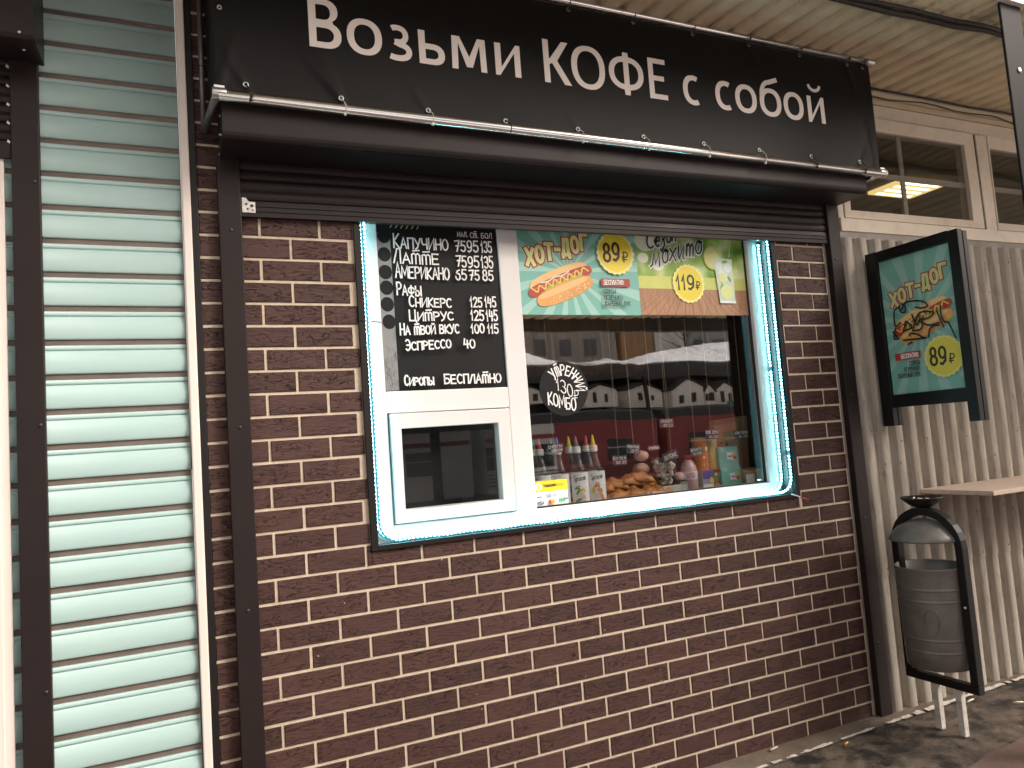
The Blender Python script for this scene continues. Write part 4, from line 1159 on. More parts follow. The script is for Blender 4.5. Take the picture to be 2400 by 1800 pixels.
for (t1, t2, sx, y, (u0, u1, v0, v1), a, lab) in TAGB:
    t = thing('price_tag', lab, 'price tag', 'price tags hanging on strings')
    mb = MB(); lay = Lay(); cu, cv = (u0 + u1) / 2, (v0 + v1) / 2
    rotp = lambda u, v: (cu + (u - cu) * math.cos(a) - (v - cv) * math.sin(a), cv + (u - cu) * math.sin(a) + (v - cv) * math.cos(a))
    m0 = on_wall(y); mp = lambda u, v, n: m0(*rotp(u, v), n)
    mb.use(M_TAGR if 'maroon' in lab else M_TAGK)
    P = [rotp(u0, v0), rotp(u1, v0), rotp(u1, v1), rotp(u0, v1)]
    mb.extrude(P, 'y', y, y + .002)
    mb.use(M_CHALK)
    hh = (v1 - v0)
    if t2:
        write(mb, t1, u0 + .005, u1 - .005, v0 + hh * .56, v0 + hh * .56, hh * .30, .0017, mp, lay, jit=.06)
        write(mb, t2, u0 + (u1 - u0) * .25, u1 - .006, v0 + hh * .12, v0 + hh * .12, hh * .28, .0016, mp, lay, jit=.06)
    else:
        write(mb, t1, u0 + .006, u1 - .006, v0 + hh * .25, v0 + hh * .3, hh * .42, .0022, mp, lay, jit=.06)
    mb.build('card', None, t)
    s = MB(); top = rotp(sx, v1)[1]; xx = max(u0 + .01, min(u1 - .01, sx))
    s.tube([(xx, y + .001, rotp(xx, v1)[1] - .002), (xx + .001, y + .001, 2.0), (xx + .002, y + .001, 2.5)], .0011, 5); s.build('string', M_STRING, t)
for x in (1.625, 2.215):
    s = MB(); s.tube([(x, .20, 1.42), (x, .20, 2.5)], .0009, 5); tag(s.build('loose_string', M_STRING), 'loose string hanging %s' % ('between the pastry tags' if x < 2 else 'behind the paper bag tags'), 'string')

# ================================================================== ROLLER SHUTTER
TILT = lambda x, y, z: (x, y, z + .011 * x)
shut = thing('roller_shutter', 'dark brown roller shutter, half raised, over the coffee window', 'shutter')
M_SCREW = mat('dark_screw', (.06, .055, .055), .3, .6)
for (x0, x1, sx) in ((-.137, -.062, -.112), (2.742, 2.820, 2.757)):
    rl = MB(); z1 = 2.505 + (.03 if x0 > 1 else 0)
    rl.box(x0, x1, -.036, -.001, .002, z1)
    g = rl.build('guide_rail', M_BROWN, shut, .003)
    for z in (.35, .95, 1.56, 2.245):
        sc = MB(); sc.lathe([(.0065, -.0362), (.006, -.038), (.003, -.0395)], (sx + .014, 0, z), 10, 'y'); sc.build('screw', M_SCREW, g)
pr = [(-.002, 2.498), (-.198, 2.500)] + [(-.185 - .027 * math.sin(R(a)) , 2.527 - .027 * math.cos(R(a))) for a in (20, 40, 60, 80, 90)] + [(-.212, 2.72), (-.002, 2.72)]
bx = MB(TILT); bx.extrude(pr, 'x', -.125, 2.832); bxo = bx.build('shutter_box', M_BROWN, shut, .002)
for (y, z) in ((-.15, 2.60), (-.09, 2.56), (-.16, 2.53), (-.04, 2.51)):
    sc = MB(); sc.lathe([(.006, -.1255), (.005, -.1280), (.002, -.129)], (0, y, z), 8, 'x'); sc.build('screw', M_STEEL, bxo)
sc = MB(); sc.lathe([(.006, 2.8325), (.005, 2.8350), (.002, 2.836)], (0, -.175, 2.545), 8, 'x'); sc.build('screw', M_STEEL, bxo)
cu = MB(TILT)
def slatprof(z0, z1, y):
    n = 14; f = []
    for i in range(n + 1):
        t = i / n
        f.append((y - .0055 * abs(math.sin(2 * PI * t)) ** .6 - (.003 if .02 < t < .98 else 0), z0 + (z1 - z0) * t))
    return f + [(y + .008, z1), (y + .008, z0)]
for k in range(3):
    cu.extrude(slatprof(2.358 + k * .077, 2.4335 + k * .077, -.013), 'x', -.0615, 2.7415)
cu.build('shutter_slats', M_BROWN, shut)
bbm = MB(TILT); bbm.extrude([(-.004, 2.300), (-.024, 2.300), (-.024, 2.316), (-.022, 2.318), (-.024, 2.320), (-.024, 2.334), (-.022, 2.336), (-.024, 2.338), (-.021, 2.357), (-.004, 2.357)], 'x', -.0615, 2.7415)
bbm.build('bottom_bar', M_BROWN, shut)
bl = MB(); bl.use(mat('zinc_plate', (.62, .58, .55), .4, .4, var=.3, scale=60)); bl.box(-.058, -.014, -.0275, -.0245, 2.313, 2.352); bl.extrude([(-.058, 2.352), (-.034, 2.352), (-.046, 2.366), (-.058, 2.366)], 'y', -.0275, -.0245)
bl.use(M_BLACKTIE)
for (x, z, r) in ((-.044, 2.343, .0045), (-.026, 2.338, .006), (-.040, 2.326, .004), (-.024, 2.322, .003)): bl.lathe([(r, -.0279), (r * .8, -.0282)], (x, 0, z), 8, 'y')
bl.build('lock_plate', None, shut)

# ================================================================== SHOP SIGN
sign = thing('shop_sign', 'long black banner sign on a chrome tube frame over the shutter', 'sign')
SY = -.236; SX0, SX1 = -.150, 2.915; SZ0, SZ1 = 2.622, 3.195
M_SHADETUBE = mat('shaded_tube', (.16, .17, .165), .42, .6, var=.2, scale=30)  # shaded copy of the chrome: dark surroundings put into the colour
def chrome(pts, name='frame_tube', r=.0125, m=M_CHROME):
    t_ = MB(); t_.tube(pts, r, 14); return t_.build(name, m, sign)
chrome([(SX0 + .015, SY - .012, SZ0 + .004), (SX1 - .01, SY - .012, SZ0 + .002)], r=.0185); chrome([(SX0 + .01, SY - .008, SZ1), (SX1 - .01, SY - .008, SZ1)], r=.0145)
chrome([(SX0 + .035, SY + .03, SZ0), (SX0 + .035, SY + .03, SZ1)]); chrome([(SX1 - .014, SY + .015, SZ0), (SX1 - .014, SY + .015, SZ1)])
chrome([(SX0 - .022, -.018, SZ0 - .025), (SX0 - .02, -.018, SZ1)], r=.0095, m=M_SHADETUBE); chrome([(SX0 + .008, SY - .006, SZ0 + .004), (SX0 - .02, -.03, SZ0 - .028)], m=M_SHADETUBE)
chrome([(SX1 - .012, SY, SZ1), (SX1 - .012, -.02, SZ1)]); chrome([(SX1 - .012, SY, SZ0 + .004), (SX1 - .012, -.02, SZ0)])
for (x, z) in ((SX0 + .018, SZ0 + .008), (SX1 - .012, SZ0 + .004), (SX1 - .012, SZ1)):
    c = MB(); c.lathe([(.0195, x - .022), (.0205, x - .02), (.0205, x + .02), (.0195, x + .022)], (0, SY - .010, z), 14, 'x'); c.box(x - .016, x + .016, SY - .018, SY - .0145, z + .004, z + .026); c.build('corner_fitting', M_STEEL, sign)
def wob(x, z):
    d = .0025 * math.sin(x * 2.1 + 1) * math.sin(z * 7) + .0012 * math.sin(x * 9 + z * 4)
    for (gx, gz, ang, ln, am) in ((-.049, 2.672, 118, .22, .005), (.262, 2.666, 128, .30, .0055), (.262, 2.666, 110, .2, .003), (.578, 2.663, 125, .18, .003), (-.13, 2.66, 75, .25, .004), (2.76, 2.674, 60, .2, .004), (1.20, 2.663, 120, .12, .002), (2.75, 3.16, -70, .2, .003), (2.14, 3.16, -60, .16, .0025), (2.86, 2.68, 100, .3, .004)):
        ca, sa = math.cos(R(ang)), math.sin(R(ang)); u = (x - gx) * ca + (z - gz) * sa; v = -(x - gx) * sa + (z - gz) * ca
        if -.02 < u < ln: d += 1.7 * am * math.exp(-(v / (.010 + .05 * max(u, 0))) ** 2) * (1 - max(u, 0) / ln)
    edge = min(z - 2.645, 3.178 - z)
    return d * min(1, max(.15, edge / .05))
bn = MB(); NX, NZ = 240, 56; V = []; F = []
bz0, bz1 = 2.645, 3.178
for i in range(NX + 1):
    for k in range(NZ + 1):
        x = SX0 + .012 + (SX1 - SX0 - .020) * i / NX; z = bz0 + (bz1 - bz0) * k / NZ
        V.append((x, SY - wob(x, z), z))
for i in range(NX):
    for k in range(NZ):
        a = i * (NZ + 1) + k; F.append((a, a + NZ + 1, a + NZ + 2, a + 1))
bn.poly(V, F, True)
# the left end of the banner returns to the wall
bn.poly([(SX0 + .012, SY, bz0), (SX0 - .004, -.045, bz0 - .01), (SX0 - .004, -.045, bz1), (SX0 + .012, SY, bz1)], [(0, 1, 2, 3)])
bn.poly([(SX1 - .008, SY, bz0), (SX1 - .008, -.03, bz0), (SX1 - .008, -.03, bz1), (SX1 - .008, SY, bz1)], [(0, 1, 2, 3)])
bn.build('banner', M_VINYL, sign)
# cut letters
H, XH, ST = .178, .1285, .0255
def ell(cx, cy, rx, ry, n=32, p=2.25):
    P = []
    for i in range(n):
        t = 2 * PI * i / n; c, s = math.cos(t), math.sin(t)
        P.append((cx + rx * math.copysign(abs(c) ** (2 / p), c), cy + ry * math.copysign(abs(s) ** (2 / p), s)))
    return P
def stroke_poly(pts, ws):
    """outline of an open curved stroke with a width at every point"""
    P = [Vector(p) for p in pts]; L = []; Q = []
    for i in range(len(P)):
        t = (P[min(i + 1, len(P) - 1)] - P[max(i - 1, 0)]).normalized(); n = Vector((-t.y, t.x)); w = ws[i] if isinstance(ws, list) else ws
        L.append(tuple(P[i] + n * w / 2)); Q.append(tuple(P[i] - n * w / 2))
    return L + Q[::-1]
def earc(cx, cy, rx, ry, a0, a1, n=22, p=2.25):
    o = []
    for i in range(n + 1):
        t = R(a0 + (a1 - a0) * i / n); c, s = math.cos(t), math.sin(t)
        o.append((cx + rx * math.copysign(abs(c) ** (2 / p), c), cy + ry * math.copysign(abs(s) ** (2 / p), s)))
    return o
sv, sh = ST, ST * .86
def L_o(w): return [ell(w / 2, XH / 2, w / 2, XH / 2 + .003), ell(w / 2, XH / 2, w / 2 - sv, XH / 2 + .003 - sh)]
def L_O(w): return [ell(w / 2, H / 2, w / 2, H / 2 + .003, 40), ell(w / 2, H / 2, w / 2 - sv * 1.05, H / 2 + .003 - sh, 40)]
def L_c(w): return [stroke_poly(earc(w * .60, XH / 2, w * .60 - sv / 2, XH / 2 + .003 - sh / 2, 62, 298, 26), [sv * .9] * 6 + [sv * .98] * 15 + [sv * .9] * 6)]
def L_B(w):
    m = H * .535
    out = [(0, 0)] + earc(w * .52, m / 2, w * .48, m / 2, -90, 62, 10) + earc(w * .50, (H + m) / 2, w * .415, (H - m) / 2, -58, 90, 10) + [(0, H)]
    return [out, [(sv, sh)] + earc(w * .50, m / 2, w * .50 - sv * 1.02, m / 2 - sh, -90, 90, 10) + [(sv, m - sh)], [(sv, m + sh * .35)] + earc(w * .46, (H + m) / 2 - sh * .3, w * .455 - sv * 1.02, (H - m) / 2 - sh * .65, -90, 90, 10) + [(sv, H - sh)]]
def L_soft(w):
    m = XH * .62
    return [[(0, 0)] + earc(w * .55, m / 2, w * .45, m / 2, -90, 90, 12) + [(sv, m), (sv, XH), (0, XH)], [(sv, sh)] + earc(w * .53, m / 2, w * .47 - sv, m / 2 - sh, -90, 90, 10) + [(sv, m - sh)]]
def L_m(w): return [[(0, 0), (sv * .95, 0), (sv * 1.05, XH * .80), (w * .5 - .012, .012), (w * .5 + .012, .012), (w - sv * 1.05, XH * .80), (w - sv * .95, 0), (w, 0), (w - .003, XH), (w - .034, XH), (w / 2, .052), (.034, XH), (.003, XH)]]
def L_i(w): return [[(0, 0), (.018, 0), (w - sv, XH * .74), (w - sv, 0), (w, 0), (w, XH), (w - .018, XH), (sv, XH * .26), (sv, XH), (0, XH)]]
def L_j(w): return L_i(w)
def L_K(w): return [[(0, 0), (sv, 0), (sv, H * .43), (sv + .012, H * .47), (w - .032, 0), (w, 0), (w * .44 + .008, H * .535), (w - .006, H), (w - .036, H), (sv + .004, H * .575), (sv, H * .57), (sv, H), (0, H)]]
def L_E(w): return [[(0, 0), (w, 0), (w, sh), (sv, sh), (sv, H * .455), (w * .86, H * .455), (w * .86, H * .455 + sh), (sv, H * .455 + sh), (sv, H - sh), (w * .97, H - sh), (w * .97, H), (0, H)]]
def L_F(w):
    cy, ry = H * .515, H * .405
    a = math.degrees(math.asin(min(1, (sv / 2) / (w / 2)))) 
    q = 8
    out = [(w / 2 + sv / 2, -.002), ] + [p for p in earc(w / 2, cy, w / 2, ry, -90 + q, 90 - q, 18)] + [(w / 2 + sv / 2, H + .003), (w / 2 - sv / 2, H + .003)] + [p for p in earc(w / 2, cy, w / 2, ry, 90 + q, 270 - q, 18)] + [(w / 2 - sv / 2, -.002)]
    out = [(max(w / 2 + sv / 2, p[0]) if p[0] > w / 2 else min(w / 2 - sv / 2, p[0]), p[1]) for p in out]
    ri, rj = w / 2 - sv, ry - sh
    hr = [p for p in earc(w / 2, cy, ri, rj, -62, 62, 14) if p[0] > w / 2 + sv / 2]
    hr = [(w / 2 + sv / 2, hr[0][1] - .003)] + hr + [(w / 2 + sv / 2, hr[-1][1] + .003)]
    return [out, hr, [(w - p[0], p[1]) for p in hr][::-1]]
def L_b(w):
    cy = XH / 2; o = [ell(w / 2, cy, w / 2, XH / 2 + .003), ell(w / 2, cy, w / 2 - sv, XH / 2 + .003 - sh)]
    return o
def L_z(w):
    m = XH * .515
    up_ = earc(w * .42, (XH + m) / 2 - .004, w * .47 - sv / 2, (XH - m) / 2 - sh / 2 + .007, 128, -70, 14)
    lo = earc(w * .40, m / 2 - .001, w * .60 - sv / 2, m / 2 - sh / 2 + .004, 78, -128, 16)
    return [stroke_poly(up_ + [(w * .30, m)] , sh * .95), stroke_poly([(w * .30, m)] + lo, sh)]
lt = MB(); nlay = [1]
def put(loops, x, z=2.842):
    nlay[0] = nlay[0] % 3 + 1
    mp = lambda u, v, n: (u, SY - wob(u, v) - .0014 - n * .0001, v)
    fill(lt, [[(p[0] + x, p[1] + z) for p in lp] for lp in loops], mp, nlay[0])
def stroke_letter(loops, x, z=2.842):
    for lp in loops: put([lp], x, z)
put(L_B(.111), .165); put(L_o(.126), .295); stroke_letter(L_z(.093), .440); put(L_soft(.100), .558); put(L_m(.140), .685); put(L_i(.107), .861)
lt.build('lettering', M_LETTER, sign); lt = MB()
put(L_K(.122), 1.071); put(L_O(.158), 1.197); put(L_F(.169), 1.374); put(L_E(.091), 1.569)
lt.build('lettering', M_LETTER, sign); lt = MB()
put(L_c(.094), 1.744); lt.build('lettering', M_LETTER, sign); lt = MB(); put(L_c(.096), 1.920); put(L_o(.123), 2.032); put(L_b(.127), 2.173)
put([stroke_poly(smooth_pts([(.0135, .062), (.016, .115), (.036, .150), (.070, .163), (.112, .178)], 5), sv * .85)], 2.173)
put(L_o(.122), 2.314); put(L_j(.108), 2.463)
put([stroke_poly(earc(.052, .188, .036, .030, 185, 355, 14, 2.0), sv * .62)], 2.465)
lt.build('lettering', M_LETTER, sign)
# eyelets and cable ties
gb = [(-0.049, 2.674, 0), (0.262, 2.667, 1), (0.578, 2.664, 1), (0.886, 2.661, 0), (1.201, 2.663, 1), (1.514, 2.666, 1), (1.825, 2.668, 1), (2.138, 2.671, 1), (2.451, 2.671, 0), (2.766, 2.674, 0)]
for (x, z, wh) in gb:
    c = MB(); c.ring((x, SY - wob(x, z) - .002, z), .0075, .0030); c.build('eyelet', M_STEEL, sign)
    c = MB(); yy = SY - .012
    pts = [(x, SY - .004, z + .004), (x + .003, SY - .014, z - .006), (x + .008, SY - .0285, SZ0 + .020), (x + .010, SY - .0325, SZ0 + .004), (x + .008, SY - .022, SZ0 - .015)]
    c.tube(smooth_pts3(pts) if False else pts, .0016 if wh else .0022, 6)
    if wh: c.box(x + .004, x + .011, SY - .028, SY - .019, SZ0 - .022, SZ0 - .013)
    c.build('cable_tie', M_WHITETIE if wh else M_BLACKTIE, sign)
for x in (.262, .578, .886, 1.203, 1.514, 1.823, 2.137, 2.447, 2.757, 2.862):
    z = 3.164
    c = MB(); c.ring((x, SY - wob(x, z) - .002, z), .0070, .0024); c.build('eyelet', mat('dark_brass', (.25, .22, .19), .4, .8), sign)
    c = MB(); c.tube([(x, SY - .004, z), (x + .002, SY - .016, z + .012), (x + .004, SY - .022, SZ1), (x + .004, SY - .008, SZ1 + .015), (x + .004, SY + .004, SZ1 + .004)], .0022, 6); c.build('cable_tie', M_BLACKTIE, sign)
for z in (2.93,):
    c = MB(); c.ring((SX0 + .03, SY - .002, z), .0060, .0024); c.build('eyelet', M_STEEL, sign)
    c = MB(); c.ring((SX0 - .021, -.018, 2.83), .0105, .0022, 'z', 10); c.build('cable_tie', M_BLACKTIE, sign)

# ================================================================== MINT KIOSK NEXT DOOR
mint = thing('mint_kiosk', 'neighbouring kiosk clad in mint green horizontal slats with dark gaps', 'kiosk')
B(-3.0, -.252, .0078, .08, 0, 3.2).build('backing_wall', M_MINTBACK, mint)
sl = MB(); pitch = .1103; z = 2.3 + .012 - pitch * 21
while z < 3.2:
    # one panel: lower lip, groove, broad bowed face
    f = [(.0075, 0), (.004, .0006)] + [(.003 - .0088 * math.sin(PI * (k + .5) / 15) ** .75, .002 + .0715 * k / 14) for k in range(15)] + [(.0050, .0745), (.0050, .0765), (.0005, .0780), (-.0008, .0800), (-.0008, .0895), (.0010, .0912), (.0075, .0920)]
    if z + .0920 > .02:
        sl.extrude([(p[0], max(.002, z + p[1])) for p in f], 'x', -2.99, -.254, True)
    z += pitch
sl.build('slat_cladding', M_MINT, mint)
B(-.250, -.2225, -.020, .06, .0, 3.2).build('corner_strip', M_WHITESTRIP, mint, .004)
wp = MB(); wp.box(-1.05, -.760, -.014, .0, 0, 2.45); wp.box(-1.05, -.782, -.022, -.0142, 0, 2.45)
wp.build('door_frame', M_WHITESTRIP, mint, .003)
sh2 = thing('roller_shutter', 'dark brown raised shutter at the picture edge, over the mint kiosk', 'shutter')
gr = B(-.737, -.660, -.036, -.0145, .002, 2.765).build('guide_rail', M_BROWN, sh2, .003)
for z in (.8, 1.6, 2.37):
    sc = MB(); sc.lathe([(.0065, -.0362), (.006, -.038), (.003, -.0395)], (-.675, 0, z), 10, 'y'); sc.build('screw', M_SCREW, gr)
pr = [(-.0145, 2.765), (-.20, 2.745)] + [(-.188 - .024 * math.sin(R(a)), 2.769 - .024 * math.cos(R(a))) for a in (20, 45, 70, 90)] + [(-.212, 3.1), (-.0145, 3.1)]
c = MB(); c.extrude(pr, 'x', -2.6, -.644); c.build('shutter_box', M_BROWN, sh2, .002)
c = MB()
for k in range(5): c.extrude(slatprof(2.50 + k * .0615, 2.560 + k * .0615, -.016), 'x', -2.0, -.738)
c.build('shutter_slats', M_BROWN, sh2); B(-2.0, -.738, -.027, -.016, 2.443, 2.499).build('bottom_bar', M_BROWN, sh2, .002)
for z in (2.495, 2.556, 2.616, 2.677, 2.741):
    c = MB(); c.extrude([(-.748, z), (-.741, z - .006), (-.738, z + .000), (-.745, z + .007)], 'y', -.031, -.0262); c.build('slot_glint', M_WHITETIE, sh2)  # white chips standing in for bright reflections at the slots
for (x, y, z) in ((-.682, -.2125, 2.765), (-.680, -.15, 2.744)):
    c = MB(); c.ball((x, y, z), .005, .002, .005, 8, 5); c.build('screw', M_STEEL, sh2)

# ================================================================== STATION BUILDING ON THE RIGHT
stn = thing('station_building', 'grey corrugated station building with cream framed upper windows', 'building')
PROF = [(-.27, -1), (.17, -1), (.36, .9), (.60, .9), (.73, -1)]      # crest, web, valley, web
def wave(x, pitch=.1061):
    t = ((x - 2.879) / pitch + .27) % 1.0 - .27
    for (a, p), (b_, q) in zip(PROF, PROF[1:]):
        if a <= t <= b_:
            return p + (q - p) * (t - a) / (b_ - a)
    return -1
def corrugated(x0, x1, z0, z1, y, amp, pitch):
    xs = [x0]; k = 0
    while 2.879 + (k - 1) * pitch < x1:
        xs += [2.879 + (k + a) * pitch for a in (-.29, -.25, .15, .19, .345, .38, .58, .615)]; k += 1
    xs = sorted(x for x in xs if x0 <= x <= x1) + [x1]
    V = []; F = []
    for x in xs:
        yy = y + amp * wave(x)
        V += [(x, yy, z0), (x, yy, z1)]
    for i in range(len(xs) - 1): F.append((2 * i, 2 * i + 2, 2 * i + 3, 2 * i + 1))
    return V, F
cw = MB(); cw.use(M_CORR)
V, F = corrugated(2.835, 7.0, .0, .665, -.012, .019, .1061); cw.poly(V, F, True)
V, F = corrugated(2.835, 7.0, .655, 2.366, -.017, .019, .1061); cw.poly(V, F, True)
cw.box(2.835, 7.0, .02, .06, 0, 2.366)
cw.use(mat('rust_dark', (.05, .035, .025), .8))
for k in range(70):
    x = 2.879 + .1061 * random.randint(0, 20) + random.uniform(-.03, .03); z = random.choice([.68, .70, 1.2, 1.32, .5, .9, 1.02, 2.28, 2.1]) + random.uniform(-.02, .02)
    yy = (-.017 if z > .66 else -.012) + .019 * wave(x)
    cw.ball((x, yy, z), random.uniform(.002, .005), .0015, random.uniform(.003, .008), 6, 4)
cw.build('corrugated_wall', None, stn)
B(2.822, 2.835, -.020, .06, .0, 2.37).build('corner_flashing', M_GREYSTRIP, stn, .002)
fs = MB(); fs.extrude([(.02, 3.125), (-.012, 3.125), (-.016, 3.150), (-.008, 3.165), (-.016, 3.19), (-.010, 3.215), (.02, 3.215)], 'x', 2.83, 7); fs.build('fascia_board', M_FASCIA, stn)
B(2.83, 7, -.008, .03, 2.366, 2.404).build('sill_strip', M_GREYSTRIP, stn, .002); 
# window band
fr = MB()
fr.box(2.86, 7, -.004, .07, 3.050, 3.1245)        # head
fr.box(2.86, 7, -.014, .07, 2.4045, 2.475)        # sill member
fr.box(2.86, 2.900, -.004, .07, 2.475, 3.05)      # left jamb
fr.box(4.045, 4.140, -.005, .07, 2.475, 3.05)     # mullion
fr.box(5.36, 5.45, -.005, .07, 2.475, 3.05)
fo = fr.build('window_frame', M_PVCOLD, stn, .004)
for (a, b_) in ((2.903, 4.014), (4.143, 5.357)):
    s = MB(); i0, i1 = a + .058, b_ - .075
    if a > 4: i0 = a + .022
    miter_frame(s, (a, b_, 2.478, 3.047), (i0, i1, 2.525, 2.977), -.010, .06, .010)
    so = s.build('window_sash', M_PVCOLD, stn, .003)
    B(i0, i1, .020, .024, 2.525, 2.977).build('sash_pane', M_DARKGLASS, so)
    mu = MB(); xm = 3.417 if a < 4 else 4.75
    mu.box(xm - .015, xm + .015, .0245, .034, 2.525, 2.977); mu.box(i0, xm - .015, .0247, .034, 2.725, 2.755); mu.box(xm + .015, i1, .0247, .034, 2.725, 2.755)
    mu.build('muntin', mat('grey_white_muntin', (.62, .58, .53), .5), so)
B(4.0145, 4.0445, .004, .05, 2.476, 3.049).build('sash_gap', M_BLACKST, stn)
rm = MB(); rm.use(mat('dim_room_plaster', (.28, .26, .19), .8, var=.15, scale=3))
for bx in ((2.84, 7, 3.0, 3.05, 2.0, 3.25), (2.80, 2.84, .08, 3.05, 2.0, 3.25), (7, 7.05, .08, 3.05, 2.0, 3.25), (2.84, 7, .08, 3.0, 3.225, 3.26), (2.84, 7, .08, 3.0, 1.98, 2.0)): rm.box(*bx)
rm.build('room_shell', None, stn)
# lit lamp inside
lp = thing('ceiling_light', 'lit warm fluorescent ceiling light seen through the station window', 'ceiling light')
M_LAMP = mat('warm_diffuser', (.8, .7, .4), .5, emit=(1.0, .70, .28), estr=.75)
M_TUBE = mat('warm_tube', (.9, .8, .6), .5, emit=(1.0, .88, .58), estr=3.0)
c = MB(); c.box(4.78, 5.265, 1.01, 1.35, 3.20, 3.224); c.build('diffuser', M_LAMP, lp, .003)
for k in range(4):
    c = MB(); c.box(4.83, 5.21, 1.045 + k * .08, 1.080 + k * .08, 3.1975, 3.1998); c.build('light_tube', M_TUBE, lp)
c = MB(); c.box(4.30, 4.36, .72, .78, 2.0, 2.86); tag(c.build('indoor_post', M_POST), 'dark post inside the station room below the lit lamp', 'post')

# canopy soffit: trapezoid sheet sloping a little towards the platform
canopy = thing('station_canopy', 'cream profiled sheet canopy over the kiosk fronts', 'canopy')
def profiled(x0, x1, y0, y1, zf, pitch=.115, h=.022, ph=0.0):
    P = [(0, 0), (.52, 0), (.60, 1), (.92, 1)]
    xs = []
    k = 0
    while x0 + k * pitch < x1:
        for (a, hh) in P: xs.append((x0 + (k + a) * pitch, hh * h))
        k += 1
    V = []; F = []
    for (x, d) in xs: V += [(x, y0, zf(y0) + d), (x, y1, zf(y1) + d)]
    for i in range(len(xs) - 1): F.append((2 * i, 2 * i + 2, 2 * i + 3, 2 * i + 1))
    return V, F
zf = lambda y: 3.216 + .055 * y
so = MB(); V, F = profiled(-3.0, 7.2, .03, -.845, zf); so.poly(V, F)
so.box(-3.0, 7.2, -.86, .03, 3.27, 3.30)
so.build('soffit_sheet', M_SOFFIT, canopy)
B(-3.0, 7.2, -.868, -.846, 3.168, 3.30).build('canopy_edge', M_WHITESTRIP, canopy)
post = MB(); post.box(2.976, 3.118, -.845, -.833, 0.006, 3.168)
po = tag(post.build('canopy_post', M_POST, None, .004), 'dark grey steel canopy post cut by the upper corner of the picture', 'post')
bo = MB(); bo.lathe([(.013, -.8455), (.012, -.849), (.006, -.851)], (3.050, 0, 2.873), 14, 'y'); bo.build('bolt', M_STEEL, po)
# platform roof over the open side
pr_ = thing('platform_roof', 'wide profiled platform roof on dark beams, reflected in the upper panes', 'roof')
V, F = profiled(-16, 30, -5.40, -7.0, lambda y: 3.40 + .02 * (y + 1.6), .23, .03); c = MB(); c.poly(V, F); c.box(-16, 30, -7.0, -5.4, 3.52, 3.56); V, F = profiled(4.7, 9.5, -.92, -2.5, lambda y: 3.38, .23, .03); c.poly(V, F); c.box(4.7, 9.5, -2.5, -.92, 3.50, 3.54); c.build('roof_sheet', M_SOFFIT, pr_)
c = MB(); c.box(-16, 30, -7.12, -7.0, 3.1, 3.6); c.box(-16, 30, -5.4, -5.32, 3.32, 3.58); c.build('edge_beam', mat('dark_roof_beam', (.05, .042, .038), .6), pr_)

# cables
def cable(pts, r, lab, name='power_cable'):
    c = MB(); c.tube(pts, r, 7); return tag(c.build(name, M_CABLE), lab, 'cable')
def sag(x0, x1, y, z, n, am, ph):
    return [(x0 + (x1 - x0) * k / n, y + .020 * math.sin(k * .9 + ph), z + am * math.sin(k * 1.3 + ph) + .004 * math.sin(k * 2.7)) for k in range(n + 1)]
cable(sag(-.5, 6.0, -.655, 3.163, 34, .008, .3), .014, 'thick bundled black cable slung under the canopy soffit')
cable(sag(-.5, 6.0, -.690, 3.158, 31, .010, 1.9), .009, 'thinner black cable twisting beside the bundled one under the soffit')
cable([(2.9, -.024, 3.165), (3.181, -.024, 3.162), (3.305, -.024, 3.156), (3.462, -.024, 3.166), (3.567, -.024, 3.176), (3.701, -.024, 3.173), (3.848, -.024, 3.160), (4.001, -.024, 3.161), (4.159, -.024, 3.170), (4.224, -.024, 3.170), (4.393, -.024, 3.143), (5.2, -.024, 3.15)], .0035, 'thin black cable pinned wavily along the cream fascia')
cable([(2.9, -.02, 3.208), (3.6, -.022, 3.206), (4.0, -.022, 3.200), (4.3, -.022, 3.206), (5.4, -.022, 3.20)], .006, 'black cable in the corner where soffit meets fascia')

# ------------------------------------------------------------------ projecting poster frame
bs = thing('projecting_poster_stand', 'black framed hot dog poster board projecting from the corrugated wall', 'poster board')
PX = 2.952
fr = MB()
fr.box(PX, PX + .032, -.117, -.055, 1.388, 2.268); fr.box(PX, PX + .032, -.553, -.503, 1.388, 2.262)
fr.box(PX + .0003, PX + .032, -.503, -.117, 2.213, 2.266); fr.box(PX + .0003, PX + .032, -.503, -.117, 1.478, 1.541)
fr.box(PX + .037, PX + .066, -.117, -.058, 1.388, 2.262); fr.box(PX + .037, PX + .066, -.553, -.505, 1.388, 2.256); fr.box(PX + .037, PX + .066, -.505, -.117, 2.213, 2.258); fr.box(PX + .037, PX + .066, -.505, -.117, 1.48, 1.541)
fr.build('board_frame', M_BLACKFRAME, bs, .002)
c = MB(); c.box(PX + .020, PX + .026, -.505, -.115, 1.535, 2.215); c.build('back_panel', M_BLACKFRAME, bs)
mb = MB(); lay = Lay(); PXF = PX + .0195
mp = lambda u, v, n: (PXF - n * EPS * .9, -u, v)
random.seed(11)
mb.use(M_TEALD); rect(mb, .1175, .5025, 1.5415, 2.2125, mp, lay())
mb.use(M_TEALD2); rays(mb, .1175, .5025, 1.5415, 2.2125, (.31, 1.87), 18, mp, lay(), .09)
title(mb, .165, .468, 1.978, 2.070, .062, mp, lay, M_RED, flat('print_faded_lime', (.60, .60, .26), .45))
hotdog(mb, .322, 1.878, .170, R(19), mp, lay)
badge(mb, .410, 1.697, .097, mp, lay, flat('print_faded_yellow', (.68, .57, .07), .45), flat('print_faded_pale_yellow', (.72, .64, .20), .45))
mb.use(M_DKBR); write(mb, '89', .342, .422, 1.662, 1.660, .080, .0115, mp, lay, gap=.3); write(mb, '₽', .436, .463, 1.661, 1.663, .042, .006, mp, lay)
